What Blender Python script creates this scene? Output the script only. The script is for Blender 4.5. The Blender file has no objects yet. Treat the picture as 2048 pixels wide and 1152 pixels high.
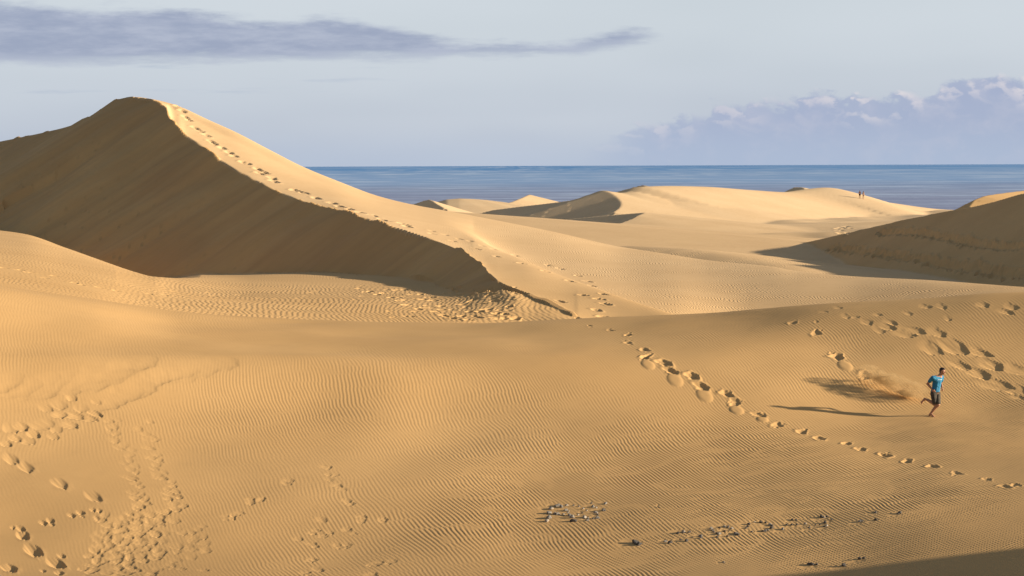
import bpy, bmesh, math, random
import numpy as np
from mathutils import Matrix, Vector

random.seed(7)
rng = np.random.default_rng(11)
scene = bpy.context.scene
COL = scene.collection

# ------------------------------------------------------------------ camera
PW, PH = 2048.0, 1152.0
LENS = 70.0
FPX = LENS / 36.0 * PW
EYE = 26.0                      # eye height above the sea
HORIZON = 331.5
PITCH = math.atan((PH / 2 - HORIZON) / FPX)
ROLL = math.radians(-0.2)
ROT = Matrix.Rotation(math.radians(90) - PITCH, 3, 'X') @ Matrix.Rotation(ROLL, 3, 'Z')
cam_data = bpy.data.cameras.new('camera')
cam_data.lens = LENS
cam_data.sensor_width = 36.0
cam_data.clip_start = 0.5
cam_data.clip_end = 300000.0
cam = bpy.data.objects.new('camera', cam_data)
cam.matrix_world = Matrix.Translation((0, 0, EYE)) @ ROT.to_4x4()
COL.objects.link(cam)
scene.camera = cam

# ------------------------------------------------------------------ light
SUN_EL, SUN_AZ = math.radians(13.8), math.radians(-11.0)     # from the right, a little behind the viewpoint
SDIR = Vector((math.cos(SUN_EL) * math.cos(SUN_AZ), math.cos(SUN_EL) * math.sin(SUN_AZ), math.sin(SUN_EL)))
sun_data = bpy.data.lights.new('sun', 'SUN')
sun_data.energy = 5.0
sun_data.angle = math.radians(0.9)
sun_data.color = (1.0, 0.86, 0.66)
sun = bpy.data.objects.new('sun', sun_data)
sun.rotation_euler = (-SDIR).to_track_quat('-Z', 'Y').to_euler()
sun.location = (60, 0, 60)
COL.objects.link(sun)

scene.view_settings.view_transform = 'Standard'
scene.view_settings.look = 'None'
scene.view_settings.gamma = 1.0
scene.view_settings.exposure = 0.97
scene.cycles.max_bounces = 6
scene.cycles.volume_bounces = 2

# node helper -------------------------------------------------------------
class NT:
    def __init__(s, tree):
        s.t = tree
        s.n = tree.nodes
        s.l = tree.links
    def node(s, typ, **kw):
        n = s.n.new(typ)
        for k, v in kw.items():
            setattr(n, k, v)
        return n
    def put(s, sock, v):
        if isinstance(v, bpy.types.NodeSocket):
            s.l.new(v, sock)
        else:
            sock.default_value = v
    def m(s, op, a, b=0.0, c=None):
        n = s.node('ShaderNodeMath', operation=op)
        s.put(n.inputs[0], a)
        s.put(n.inputs[1], b)
        if c is not None:
            s.put(n.inputs[2], c)
        return n.outputs[0]
    def step(s, x, lo, hi):
        n = s.node('ShaderNodeMapRange', interpolation_type='SMOOTHSTEP')
        s.put(n.inputs['Value'], x)
        s.put(n.inputs['From Min'], lo)
        s.put(n.inputs['From Max'], hi)
        return n.outputs[0]
    def mix(s, f, a, b, blend='MIX'):
        n = s.node('ShaderNodeMix', data_type='RGBA', blend_type=blend)
        s.put(n.inputs[0], f)
        s.put(n.inputs[6], a)
        s.put(n.inputs[7], b)
        return n.outputs[2]
    def vec(s, x, y, z=0.0):
        n = s.node('ShaderNodeCombineXYZ')
        s.put(n.inputs[0], x); s.put(n.inputs[1], y); s.put(n.inputs[2], z)
        return n.outputs[0]
    def noise(s, v, scale, detail=4.0, rough=0.5, dist=0.0):
        n = s.node('ShaderNodeTexNoise')
        s.l.new(v, n.inputs['Vector'])
        n.inputs['Scale'].default_value = scale
        n.inputs['Detail'].default_value = detail
        n.inputs['Roughness'].default_value = rough
        n.inputs['Distortion'].default_value = dist
        return n.outputs[0]
    def curve(s, x, pts, x0, x1, y0, y1):
        """piecewise curve through pts, x and y in their own units"""
        n = s.node('ShaderNodeFloatCurve')
        cu = n.mapping.curves[0]
        P = [((px - x0) / (x1 - x0), (py - y0) / (y1 - y0)) for px, py in pts]
        cu.points[0].location = P[0]
        cu.points[1].location = P[-1]
        for p in P[1:-1]:
            cu.points.new(*p)
        n.mapping.update()
        xx = s.m('DIVIDE', s.m('SUBTRACT', x, x0), x1 - x0)
        s.put(n.inputs['Value'], xx)
        return s.m('MULTIPLY_ADD', n.outputs[0], y1 - y0, y0)

def lin(r, g, b):
    f = lambda c: ((c / 255 + 0.055) / 1.055) ** 2.4 if c > 10 else c / 255 / 12.92
    return (f(r), f(g), f(b), 1.0)

# world -------------------------------------------------------------------
world = bpy.data.worlds.new('World')
scene.world = world
world.use_nodes = True
W = NT(world.node_tree)
W.n.clear()
sky = W.node('ShaderNodeTexSky', sky_type='NISHITA')
sky.sun_disc = False
sky.sun_elevation = SUN_EL
sky.sun_rotation = math.pi / 2 - SUN_AZ
sky.air_density = 1.0
sky.dust_density = 1.2
sky.ozone_density = 1.0
tc = W.node('ShaderNodeTexCoord')
sp = W.node('ShaderNodeSeparateXYZ')
W.l.new(tc.outputs['Generated'], sp.inputs[0])
az = W.m('ARCTAN2', sp.outputs[0], sp.outputs[1])
el = W.m('ARCSINE', sp.outputs[2])
KD = 180 / math.pi
azd = W.m('MULTIPLY', az, KD)          # degrees right of the view
eld = W.m('MULTIPLY', el, KD)          # degrees above the horizon
D = lambda px: px / FPX * KD
A_ = lambda u: D(u - 1024)             # photo column / row to degrees
E_ = lambda y: D(332 - y)
SKYBG = 0.05
skyc = W.mix(1.0, sky.outputs[0], (SKYBG, SKYBG, SKYBG, 1), 'MULTIPLY')
# thin high overcast that greys the blue, and the marine haze low down
lift = 0.53
def rad(r, g, b):
    c = lin(r, g, b)
    return (c[0] * lift, c[1] * lift, c[2] * lift, 1)
veil = W.mix(W.step(eld, 0.0, 5.0), rad(188, 198, 216), rad(205, 214, 223))
skyc = W.mix(W.m('MULTIPLY_ADD', W.step(eld, 5.0, 12.0), -0.84, 0.86), skyc, veil)
# soft wide variation in the veil
vv = W.vec(W.m('MULTIPLY', azd, 0.05), W.m('MULTIPLY', eld, 0.22), 3.3)
vn = W.noise(vv, 1.0, 3.0, 0.5)
skyc = W.mix(W.m('MULTIPLY', W.step(vn, 0.40, 0.70), 0.35), skyc, rad(214, 221, 228))
# long flat cloud bank -----------------------------------------------------
w1 = W.noise(W.vec(W.m('MULTIPLY', azd, 0.55), W.m('MULTIPLY', eld, 2.6), 1.7), 1.0, 7.0, 0.62)
w1 = W.m('SUBTRACT', w1, 0.5)
w2 = W.noise(W.vec(W.m('MULTIPLY', azd, 0.25), W.m('MULTIPLY', eld, 3.5), 8.1), 1.0, 6.0, 0.6)
w2 = W.m('SUBTRACT', w2, 0.5)
top = [(-2600, 60), (-1500, 20), (-600, -15), (0, 8), (200, 17), (400, 20), (500, 38), (640, 33), (760, 42), (860, 66), (960, 80), (1100, 78), (1200, 68), (1260, 58), (1310, 68), (1420, 120), (3600, 330)]
bot = [(-2600, 80), (-1500, 120), (-600, 135), (0, 131), (200, 131), (400, 127), (640, 121), (860, 117), (960, 115), (1100, 113), (1200, 104), (1260, 94), (1310, 82), (1420, 50), (3600, -200)]
X0, X1 = A_(-2600), A_(3600)
topc = W.curve(azd, [(A_(u), E_(y)) for u, y in top], X0, X1, -2, 8)
botc = W.curve(azd, [(A_(u), E_(y)) for u, y in bot], X0, X1, -2, 8)
ewarp = W.m('MULTIPLY_ADD', w1, 0.75, W.m('MULTIPLY', w2, 0.35))
e1 = W.m('ADD', eld, ewarp)
m1 = W.m('MULTIPLY', W.step(W.m('SUBTRACT', topc, e1), -0.08, 0.36), W.step(W.m('SUBTRACT', e1, botc), -0.14, 0.30))
# faint streaks under it
st = W.step(w2, 0.05, 0.22)
band = W.m('MULTIPLY', W.step(eld, E_(240), E_(160)), W.step(eld, E_(90), E_(140)))
side = W.step(azd, A_(1150), A_(300))
streak = W.m('MULTIPLY', W.m('MULTIPLY', st, band), W.m('MULTIPLY', side, 0.45))
inner = W.mix(W.step(w1, -0.16, 0.2), rad(147, 158, 184), rad(172, 180, 200))
skyc = W.mix(streak, skyc, rad(165, 178, 200))
skyc = W.mix(W.m('MULTIPLY', m1, 0.88), skyc, inner)
# cumulus bank over the sea ------------------------------------------------
bl = W.noise(W.vec(W.m('MULTIPLY', azd, 1.0), W.m('MULTIPLY', eld, 1.5), 5.0), 1.3, 6.0, 0.56)
bl = W.m('SUBTRACT', bl, 0.5)
bl2 = W.m('SUBTRACT', W.noise(W.vec(azd, eld, 11.0), 0.9, 4.0, 0.5), 0.5)
vor = W.node('ShaderNodeTexVoronoi', feature='SMOOTH_F1')
vor.inputs['Scale'].default_value = 1.25
vor.inputs['Smoothness'].default_value = 0.35
W.l.new(W.vec(W.m('ADD', azd, W.m('MULTIPLY', bl, 2.2)), W.m('MULTIPLY_ADD', bl2, 1.6, W.m('MULTIPLY', eld, 1.7)), 0.3), vor.inputs['Vector'])
puff = W.m('SUBTRACT', 0.45, vor.outputs['Distance'])
edge = [(-2600, 420), (900, 410), (1120, 340), (1200, 290), (1260, 256), (1330, 238), (1400, 226), (1450, 214), (1500, 208), (1600, 196), (1640, 186), (1700, 200), (1790, 184), (1850, 184), (1900, 160), (1985, 158), (2060, 186), (2300, 200), (2800, 230), (3600, 270)]
edc = W.curve(azd, [(A_(u), E_(y)) for u, y in edge], X0, X1, -2, 8)
hgt = W.m('SUBTRACT', edc, eld)
hgt = W.m('ADD', hgt, W.m('MULTIPLY_ADD', bl, 1.25, W.m('MULTIPLY', puff, 0.30)))
m2 = W.step(hgt, -0.04, 0.24)
m2 = W.m('MULTIPLY', m2, W.step(azd, A_(1130), A_(1330)))
# sunlit sides of the puffs: compare the relief with a sample shifted toward the sun
vor2 = W.node('ShaderNodeTexVoronoi', feature='SMOOTH_F1')
vor2.inputs['Scale'].default_value = 1.25
vor2.inputs['Smoothness'].default_value = 0.35
W.l.new(W.vec(W.m('ADD', W.m('ADD', azd, W.m('MULTIPLY', bl, 2.2)), 0.16), W.m('MULTIPLY_ADD', bl2, 1.6, W.m('MULTIPLY', W.m('ADD', eld, 0.10), 1.7)), 0.3), vor2.inputs['Vector'])
rel = W.m('SUBTRACT', vor2.outputs['Distance'], vor.outputs['Distance'])
litm = W.m('MULTIPLY', W.step(W.m('MULTIPLY_ADD', bl, 0.55, rel), -0.05, 0.30), W.step(hgt, 1.15, 0.1))
c2 = W.mix(W.step(eld, 0.1, 2.2), rad(168, 181, 205), rad(162, 173, 200))
c2 = W.mix(W.m('MULTIPLY', W.step(W.m('ADD', bl, bl2), -0.1, 0.35), 0.5), c2, rad(186, 190, 208))
c2 = W.mix(W.m('MULTIPLY', litm, W.m('MULTIPLY_ADD', W.step(azd, A_(1350), A_(1900)), 0.50, 0.45)), c2, rad(226, 219, 221))
alpha2 = W.m('MULTIPLY', m2, W.m('MULTIPLY_ADD', W.step(hgt, 0.0, 0.6), 0.15, 0.80))
skyc = W.mix(alpha2, skyc, c2)
# low marine haze
skyc = W.mix(W.m('MULTIPLY', W.step(eld, 1.3, -0.1), 0.45), skyc, rad(172, 187, 210))
bg = W.node('ShaderNodeBackground')
bg.inputs['Strength'].default_value = 1.0
W.l.new(skyc, bg.inputs['Color'])
wo = W.node('ShaderNodeOutputWorld')
W.l.new(bg.outputs[0], wo.inputs[0])

# ------------------------------------------------------------------ pixel helpers
RM = np.array(ROT)
def unproject(u, y, r):
    u, y, r = np.broadcast_arrays(np.asarray(u, float), np.asarray(y, float), np.asarray(r, float))
    d = np.stack([u - PW / 2, -(y - PH / 2), np.full(u.shape, -FPX)], -1) @ RM.T
    h = np.hypot(d[..., 0], d[..., 1])
    p = d / h[..., None] * r[..., None]
    p[..., 2] += EYE
    return p
def project(x, y, z):
    p = np.stack([x, y, np.asarray(z) - EYE], -1) @ RM
    return PW / 2 - p[..., 0] / p[..., 2] * FPX, PH / 2 + p[..., 1] / p[..., 2] * FPX

def pchip(xk, yk, x):
    xk = np.asarray(xk, float); yk = np.asarray(yk, float)
    h = np.diff(xk); d = np.diff(yk) / h
    m = np.zeros_like(yk)
    m[0], m[-1] = d[0], d[-1]
    w1, w2 = 2 * h[1:] + h[:-1], h[1:] + 2 * h[:-1]
    ok = d[1:] * d[:-1] > 0
    with np.errstate(divide='ignore', invalid='ignore'):
        mm = (w1 + w2) / (w1 / d[:-1] + w2 / d[1:])
    m[1:-1] = np.where(ok, mm, 0)
    x = np.asarray(x, float)
    i = np.clip(np.searchsorted(xk, x) - 1, 0, len(h) - 1)
    t = (x - xk[i]) / h[i]
    tt = np.clip(t, 0, 1)
    h00 = 2 * tt**3 - 3 * tt**2 + 1; h10 = tt**3 - 2 * tt**2 + tt
    h01 = -2 * tt**3 + 3 * tt**2; h11 = tt**3 - tt**2
    v = h00 * yk[i] + h10 * h[i] * m[i] + h01 * yk[i + 1] + h11 * h[i] * m[i + 1]
    v = np.where(t < 0, yk[0] + m[0] * (x - xk[0]), v)
    return np.where(t > 1, yk[-1] + m[-1] * (x - xk[-1]), v)

def smooth(x, lo, hi):
    t = np.clip((x - lo) / (hi - lo), 0, 1)
    return t * t * (3 - 2 * t)
def smax(a, b, k):
    h = np.clip(0.5 + 0.5 * (b - a) / k, 0, 1)
    return a * (1 - h) + b * h + k * h * (1 - h)

class Tile:
    """periodic random field with a given spectrum, sampled bilinearly in metres"""
    def __init__(s, n, size, spec, seed, cplx=False):
        g = np.random.default_rng(seed)
        k = np.fft.fftfreq(n, size / n) * 2 * math.pi
        KX, KY = np.meshgrid(k, k)
        w = spec(KX, KY)
        f = np.fft.ifft2(np.fft.fft2(g.normal(size=(n, n)) + 1j * g.normal(size=(n, n))) * w)
        s.f = f / np.sqrt(np.mean(np.abs(f)**2)) if cplx else f.real / f.real.std()
        s.n, s.size = n, size
    def __call__(s, x, y):
        a = np.mod(x / s.size * s.n, s.n); b = np.mod(y / s.size * s.n, s.n)
        i = np.floor(a).astype(int); j = np.floor(b).astype(int)
        fa, fb = a - i, b - j
        i %= s.n; j %= s.n
        i2, j2 = (i + 1) % s.n, (j + 1) % s.n
        return (s.f[j, i] * (1 - fa) + s.f[j, i2] * fa) * (1 - fb) + (s.f[j2, i] * (1 - fa) + s.f[j2, i2] * fa) * fb
def gauss_spec(l):
    return lambda kx, ky: np.exp(-(kx**2 + ky**2) * l * l / 2)
ROLLING = Tile(256, 160.0, gauss_spec(3.2), 3)
MEDIUM = Tile(512, 90.0, gauss_spec(0.8), 4)

# ------------------------------------------------------------------ terrain grid (polar about the viewpoint)
du = 1.6
u_mid = np.arange(-70, 2118 + du, du)
t_mid = np.arctan((u_mid - 1024) / FPX)
outer = math.radians(72)
n_out = 30
g_out = np.linspace(0, 1, n_out + 1)[1:] ** 2.0
AZ = np.concatenate([(t_mid[0] - (outer + t_mid[0]) * g_out)[::-1], t_mid, t_mid[-1] + (outer - t_mid[-1]) * g_out])
if len(AZ) % 2 == 0:
    AZ = AZ[:-1]
AZC = AZ[::2]
R_near = np.concatenate([np.array([0.6, 1.2, 2.0]), np.linspace(3, 44, 60)])
R_fine = np.concatenate([np.linspace(44, 93, 590)[:-1], np.linspace(93, 152, 220)])
R_far = np.concatenate([np.linspace(152, 315, 330)[:-1], np.linspace(315, 530, 190)[:-1], np.linspace(530, 1100, 24)])

def curve(pts, azs):
    """pts (u, y, r) -> r(az), z(az)"""
    P = np.array(pts, float)
    p = unproject(P[:, 0], P[:, 1], P[:, 2])
    a = np.arctan2(p[:, 0], p[:, 1])
    azs = np.clip(azs, a[0], a[-1])
    return pchip(a, P[:, 2], azs), pchip(a, p[:, 2], azs)

def columns(R, knots):
    """knots: list of (r[N], z[N], crease) ordered outwards -> Z[M, N]"""
    r = np.array([k[0] for k in knots]); z = np.array([k[1] for k in knots])
    d = np.diff(z, axis=0) / np.diff(r, axis=0)
    n = len(knots)
    ml = np.zeros_like(r); mr = np.zeros_like(r)
    ml[0] = mr[0] = d[0]; ml[-1] = mr[-1] = d[-1]
    for k in range(1, n - 1):
        if knots[k][2]:
            ml[k], mr[k] = d[k - 1], d[k]
        else:
            same = d[k - 1] * d[k] > 0
            with np.errstate(divide='ignore', invalid='ignore'):
                hm = 2 * d[k - 1] * d[k] / (d[k - 1] + d[k])
            ml[k] = mr[k] = np.where(same, hm, 0)
    RR = R[:, None]
    Z = z[0] + d[0] * (RR - r[0])
    for k in range(n - 1):
        h = r[k + 1] - r[k]
        t = (RR - r[k]) / h
        tt = np.clip(t, 0, 1)
        v = ((2 * tt**3 - 3 * tt**2 + 1) * z[k] + (tt**3 - 2 * tt**2 + tt) * h * mr[k]
             + (-2 * tt**3 + 3 * tt**2) * z[k + 1] + (tt**3 - tt**2) * h * ml[k + 1])
        Z = np.where(t > 0, v, Z)
    return np.where(RR > r[-1], z[-1] + d[-1] * (RR - r[-1]), Z)

def brink_poly(pts, step=2.5, jitter=0.0, seed=1):
    """dense 3-D polyline through pixel points"""
    P = np.array(pts, float)
    p = unproject(P[:, 0], P[:, 1], P[:, 2])
    s = np.concatenate([[0], np.cumsum(np.linalg.norm(np.diff(p, axis=0), axis=1))])
    t = np.linspace(0, s[-1], max(4, int(s[-1] / step)))
    q = np.stack([pchip(s, p[:, k], t) for k in range(3)], 1)
    if jitter:
        g = np.random.default_rng(seed)
        w = g.normal(size=len(q))
        w = np.convolve(w, [0.2, 0.3, 0.3, 0.2], 'same') * jitter
        q[:, 0] += w
        q[:, 2] += np.convolve(g.normal(size=len(q)), [0.25, 0.5, 0.25], 'same') * jitter * 0.4
    return q

def tent(X, Y, q, tan_left, tan_right, base=-40.0, soft=0.0, mask=None):
    """dune ridge: falls away from the polyline at tan_left / tan_right on its two sides"""
    shp = X.shape
    zmax = q[:, 2].max() + 0.5
    reach = (zmax - base) / min(float(np.min(tan_left)), tan_right)
    x, y = X.ravel(), Y.ravel()
    out = np.full(x.shape, -100.0)
    mk = True if mask is None else mask.ravel()
    sel = np.where(mk & (x > q[:, 0].min() - reach) & (x < q[:, 0].max() + reach) & (y > q[:, 1].min() - reach) & (y < q[:, 1].max() + reach))[0]
    if len(sel) == 0:
        return out.reshape(shp)
    xs, ys = x[sel], y[sel]
    best = np.full(xs.shape, 1e18); zb = np.zeros(xs.shape); side = np.zeros(xs.shape)
    tans = tan_left if isinstance(tan_left, np.ndarray) else None
    tv = np.zeros(xs.shape)
    for k_, (a, b) in enumerate(zip(q[:-1], q[1:])):
        dx, dy = b[0] - a[0], b[1] - a[1]
        L2 = dx * dx + dy * dy
        t = np.clip(((xs - a[0]) * dx + (ys - a[1]) * dy) / L2, 0, 1)
        ex, ey = xs - a[0] - t * dx, ys - a[1] - t * dy
        d2 = ex * ex + ey * ey
        better = d2 < best
        best = np.where(better, d2, best)
        zb = np.where(better, a[2] + t * (b[2] - a[2]), zb)
        side = np.where(better, dx * (ys - a[1]) - dy * (xs - a[0]), side)
        if tans is not None:
            tv = np.where(better, tans[k_], tv)
    d = np.sqrt(best)
    tn = tv if tans is not None else np.where(side > 0, tan_left, tan_right)
    dd = np.sqrt(d * d + soft * soft) - soft
    out[sel] = zb - tn * dd
    return out.reshape(shp)

TANREP = math.tan(math.radians(31.5))

# --- curves read from the photograph: (column, row, distance in metres)
CREST = [(-900, 470, 75), (-400, 520, 77), (0, 578, 79), (180, 601, 80.5), (360, 627, 82), (600, 643, 82.5), (900, 645, 82), (1150, 640, 81), (1350, 631, 80), (1700, 606, 78), (2048, 584, 77), (2500, 572, 76), (3200, 575, 75)]
BRINK = [(-700, 385, 470), (-250, 330, 360), (0, 283, 296), (60, 271, 282), (100, 262, 273), (140, 252, 264), (165, 241, 257), (200, 219, 248), (230, 201, 241), (250, 195, 237), (262, 193, 235), (280, 196, 233), (297, 197, 231), (327, 210, 226), (336, 221, 222), (340, 235, 219.5), (348, 248, 217), (359, 257, 214.5), (372, 270, 212), (420, 304, 204), (449, 326, 199), (504, 357, 191), (578, 392, 181), (640, 412, 174), (699, 427, 167.5), (795, 456, 158), (873, 482, 151), (920, 501, 146.5), (946, 515, 143.5), (967, 532, 140.5), (982, 550, 137.5), (998, 563, 135), (1024, 575, 131), (1069, 591, 123), (1108, 608, 117), (1147, 628, 112), (1158, 636, 110.5), (1250, 690, 104), (1400, 740, 100), (1800, 760, 98), (2600, 760, 96), (3600, 700, 96)]
SKYL = [(-700, 388, 475), (-250, 332, 366), (0, 284, 301), (165, 243, 261), (240, 199, 241.5), (270, 194, 237), (297, 197, 235), (345, 208, 232), (420, 241, 226), (469, 263, 222), (540, 300, 216), (605, 333, 210), (678, 363, 205), (756, 392, 202), (834, 411, 200), (889, 421, 199), (1030, 448, 195), (1108, 464, 191), (1248, 495, 184), (1326, 507, 178), (1416, 521, 171), (1545, 534, 163), (1596, 543, 159), (1717, 554, 154), (1873, 562, 148), (2048, 575, 142), (2600, 610, 132), (3600, 650, 128)]
RIDGE = [(700, 412, 176), (873, 462, 162), (1000, 505, 149), (1050, 523, 143), (1130, 555, 134), (1200, 580, 126.5), (1270, 605, 120), (1354, 632, 114), (1500, 690, 108), (1800, 720, 106), (2600, 720, 104), (3600, 680, 104)]
DARK = [(1380, 540, 282), (1486, 512, 264), (1600, 487, 249), (1690, 467, 238), (1776, 447, 227), (1866, 427, 216), (1900, 421, 212), (1950, 412, 207), (2000, 400, 202), (2048, 387, 198), (2300, 345, 180), (2700, 300, 160)]
FDUNE = [(1262, 384, 388), (1282, 374, 391), (1320, 372, 397), (1400, 373, 409), (1500, 380, 423), (1575, 384, 433), (1604, 380, 437), (1650, 375, 442), (1690, 383, 447), (1722, 396, 452), (1780, 406, 462), (1890, 419, 480), (2100, 424, 505)]
TIPA = [(1235, 386, 404), (1262, 375, 402), (1282, 370, 400), (1290, 371, 396)]
TIPB = [(1560, 390, 455), (1590, 374, 449), (1603, 374, 446), (1612, 382, 440)]
DDUNE = [(985, 420, 420), (1040, 413, 412), (1100, 406, 403), (1150, 399, 396), (1185, 390, 390), (1205, 380, 386), (1222, 386, 381), (1236, 396, 375), (1243, 405, 369), (1240, 415, 363), (1228, 424, 356)]
DLOW = [(1120, 440, 362), (1200, 432, 352), (1260, 427, 345), (1290, 425, 340), (1276, 431, 335)]
ADUNE = [(800, 421, 436), (830, 407, 430), (858, 399, 424), (872, 407, 417), (888, 416, 408)]
BDUNE = [(870, 405, 455), (900, 398, 455), (920, 397, 455), (960, 399, 457), (1000, 405, 462), (1040, 409, 468)]
CDUNE = [(1012, 408, 452), (1040, 397, 458), (1058, 389, 464)]
CAP = [(1938, 413, 226), (1948, 400, 228), (1968, 392, 230), (2000, 387, 234), (2048, 381, 240), (2300, 350, 262)]

_f = unproject(*np.array([(873, 482, 151), (920, 501, 146.5), (1108, 608, 117), (1158, 636, 110.5), (1000, 505, 149), (1050, 523, 143), (1130, 555, 134)], float).T)
_pl = np.linalg.lstsq(np.c_[_f[:, :2], np.ones(len(_f))], _f[:, 2], rcond=None)[0]
def _on_plane(u, y):
    a, b = unproject(u, y, 1.0), unproject(u, y, 2.0)
    d = b - a
    return float((_pl[2] + _pl[0] * a[0] + _pl[1] * a[1] - a[2]) / (d[2] - _pl[0] * d[0] - _pl[1] * d[1]) + 1.0)
BRINK = [(u, y, _on_plane(u, y) * smooth(u, 840, 930) + r * (1 - smooth(u, 840, 930)) if 840 < u < 1200 else r) for u, y, r in BRINK]
LAYERS = ['slope', 'plain', 'large', 'dark', 'floor', 'low', 'far_a', 'far_b', 'far_c', 'far_d', 'far_f']

def heights(azs, R):
    N = len(azs)
    one = np.ones(N)
    X = R[:, None] * np.sin(azs); Y = R[:, None] * np.cos(azs)
    ud = 1024 + np.tan(np.clip(azs, -1.25, 1.25)) * FPX
    L = {}
    rc, zc = curve(CREST, azs)
    # ---- foreground slope
    def row(y, pts):
        return curve([(u, y, r) for u, r in pts], azs)
    k = []
    k.append((one * 0.3, one * (EYE - 1.75), False))
    k.append((one * 7, one * (EYE - 3.3), False))
    k.append((one * 24, one * (EYE - 7.4), False))
    k.append((*row(1160, [(-900, 55), (0, 53), (1000, 50), (1500, 48.6), (2048, 46.9), (3000, 45)]), False))
    k.append((*row(1000, [(-900, 60), (0, 58.8), (1000, 57), (1500, 56.1), (2048, 54.9), (3000, 54)]), False))
    k.append((*row(828, [(-900, 65.3), (0, 65.2), (900, 65.3), (1500, 65.8), (1900, 66.8), (2100, 66.9), (3000, 67.5)]), False))
    k.append((*row(710, [(-900, 66.5), (0, 69.3), (900, 70.8), (1500, 71.3), (2048, 71.9), (3000, 72.5)]), False))
    rm = rc * 0.45 + k[-1][0] * 0.55
    zm = zc * 0.45 + k[-1][1] * 0.55
    k.append((rc, zc, False))
    drop = np.interp(ud, [-600, 0, 300, 600, 1100, 2600], [0.10, 0.25, 0.7, 1.2, 2.0, 3.2])
    k.append((rc + 7, zc - drop, False))
    k.append((rc + 16, zc - drop * 3.2 - 0.4, False))
    zs = columns(R, k)
    # dune beyond the right edge of the frame: its shadow reaches the lower right corner
    q = np.array([[24, 8, EYE - 3.6], [29, 30, EYE - 3.2], [31, 42.5, EYE - 3.4], [32.5, 45.0, EYE - 5.2], [33.5, 48.0, EYE - 7.6], [34, 53, EYE - 10.5]], float)
    side = tent(X, Y, q, 0.5, 0.5, EYE - 12, soft=1.2)
    zs = smax(zs, side, 0.8)
    L['slope'] = zs
    # ---- plain behind the crest, with the hump at its left end
    k = []
    k.append((one * 55, one * (EYE - 14), False))
    r1, z1 = curve([(-900, 466, 88), (-400, 516, 88), (0, 574, 89), (180, 598, 92), (300, 617, 95), (600, 640, 99), (700, 641, 101), (900, 643, 105), (1069, 641, 108), (1158, 642, 107), (1350, 665, 102), (1700, 680, 102), (2048, 690, 100), (3200, 690, 98)], azs)
    k.append((r1 - 8, z1 - 0.55, False))
    k.append((r1, z1, False))
    r2, z2 = curve([(-900, 440, 235), (-400, 442, 228), (-100, 452, 214), (0, 461, 203), (50, 468, 193), (130, 495, 168), (217, 526, 146), (270, 544, 136), (305, 553, 132), (360, 557, 137), (500, 555, 149), (700, 546, 156), (850, 555, 149), (920, 561, 141), (975, 567, 130.5), (1024, 588, 120.5), (1069, 604, 117.5), (1112, 621, 114), (1158, 641, 110.5), (1350, 672, 118), (1700, 690, 116), (3200, 690, 112)], azs)
    rm_, zm_ = (r1 + r2) / 2, (z1 + z2) / 2
    hump = np.interp(ud, [-900, 0, 230, 330, 700, 1100], [0.3, 0.3, 0.2, 0.0, -0.1, 0.0])
    k.append((rm_, zm_ + hump, False))
    k.append((r2, z2, False))
    fall = np.interp(ud, [-900, 0, 200, 300, 400, 3000], [3.0, 3.0, 2.4, 1.0, 0.3, 0.3])
    k.append((r2 + 9, z2 - fall, False))
    k.append((r2 + 30, np.minimum(z2 - fall - 1.0, EYE - 9.0), False))
    L['plain'] = columns(R, k)
    # ---- large dune: slip face on the left of its brink, lit flank on the right
    rb, zb = curve(BRINK, azs)
    q = brink_poly(BRINK, 1.6, 0.24, 5)
    q = q[q[:, 1] > 60]
    rs, zs_ = curve(SKYL, azs)
    rs = np.maximum(rs, rb + 2.0)
    rr, zr = curve(RIDGE, azs)
    wr = smooth(ud, 880, 1080)
    f1 = 0.45
    rl, zl = rb * (1 - f1) + rs * f1, zb * (1 - f1) + zs_ * f1
    rr = rl * (1 - wr) + rr * wr; zr = zl * (1 - wr) + zr * wr
    # hidden dip just behind the low ridge
    rh = np.minimum(rr + 9, 0.5 * (rr + rs))
    zh_dip = (zr - EYE) * (rh / rr) + EYE - 0.35
    fh = (rh - rr) / (rs - rr)
    zh_lin = zr + (zs_ - zr) * fh
    zh = zh_lin * (1 - wr) + zh_dip * wr
    k = [(rb - 1.5, zb, True), (rb, zb, True), (rr, zr, False), (rh, zh, False), (rs, zs_, False), (rs + 14, zs_ - 2.6, False), (rs + 45, np.minimum(zs_ - 9, EYE - 14), False)]
    wind = columns(R, k)
    front = (R[:, None] < rb) & (R[:, None] > rb - 150) & (R[:, None] > 100)
    slipz = tent(X, Y, q, np.interp(project(q[:, 0], q[:, 1], q[:, 2])[0], [945, 985, 1015, 1060, 1200], [TANREP, .45, .24, .19, .17]), .17, EYE - 10, mask=front)
    big = np.where(R[:, None] < rb, slipz, wind)
    L['slip'] = R[:, None] < rb
    L['tongue'] = smooth(rr + 4 - R[:, None], 0, 6) * smooth(ud, 880, 1000)
    L['large'] = big
    # ---- dune in shade on the right, a lit cap behind it
    qd = brink_poly(DARK, 1.2, 0.08, 8)
    L['dark'] = np.maximum(tent(X, Y, qd, 0.16, TANREP, EYE - 12), tent(X, Y, brink_poly(CAP, 2.0), 0.5, 0.2, EYE - 12))
    # ---- sand flat between the dunes, falling to the beach behind the far dunes
    flat = EYE - 10.8 - 0.9 * smooth(Y, 140, 190) * 0 + ROLLING(X, Y) * 0.22
    flat = flat - 8.0 * (1 - smooth(R[:, None] * one, 110, 150))
    flat = flat - 16.5 * smooth(R[:, None] * one, 470, 640)
    mid = tent(X, Y, brink_poly([(860, 421, 285), (1000, 431, 298), (1150, 442, 316), (1300, 450, 333), (1450, 451, 344), (1600, 448, 350), (1800, 443, 352), (2000, 440, 352)], 4.0), .09, .055, EYE - 12, soft=3.0)
    L['floor'] = smax(flat + X * 0, mid, .5)
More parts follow.
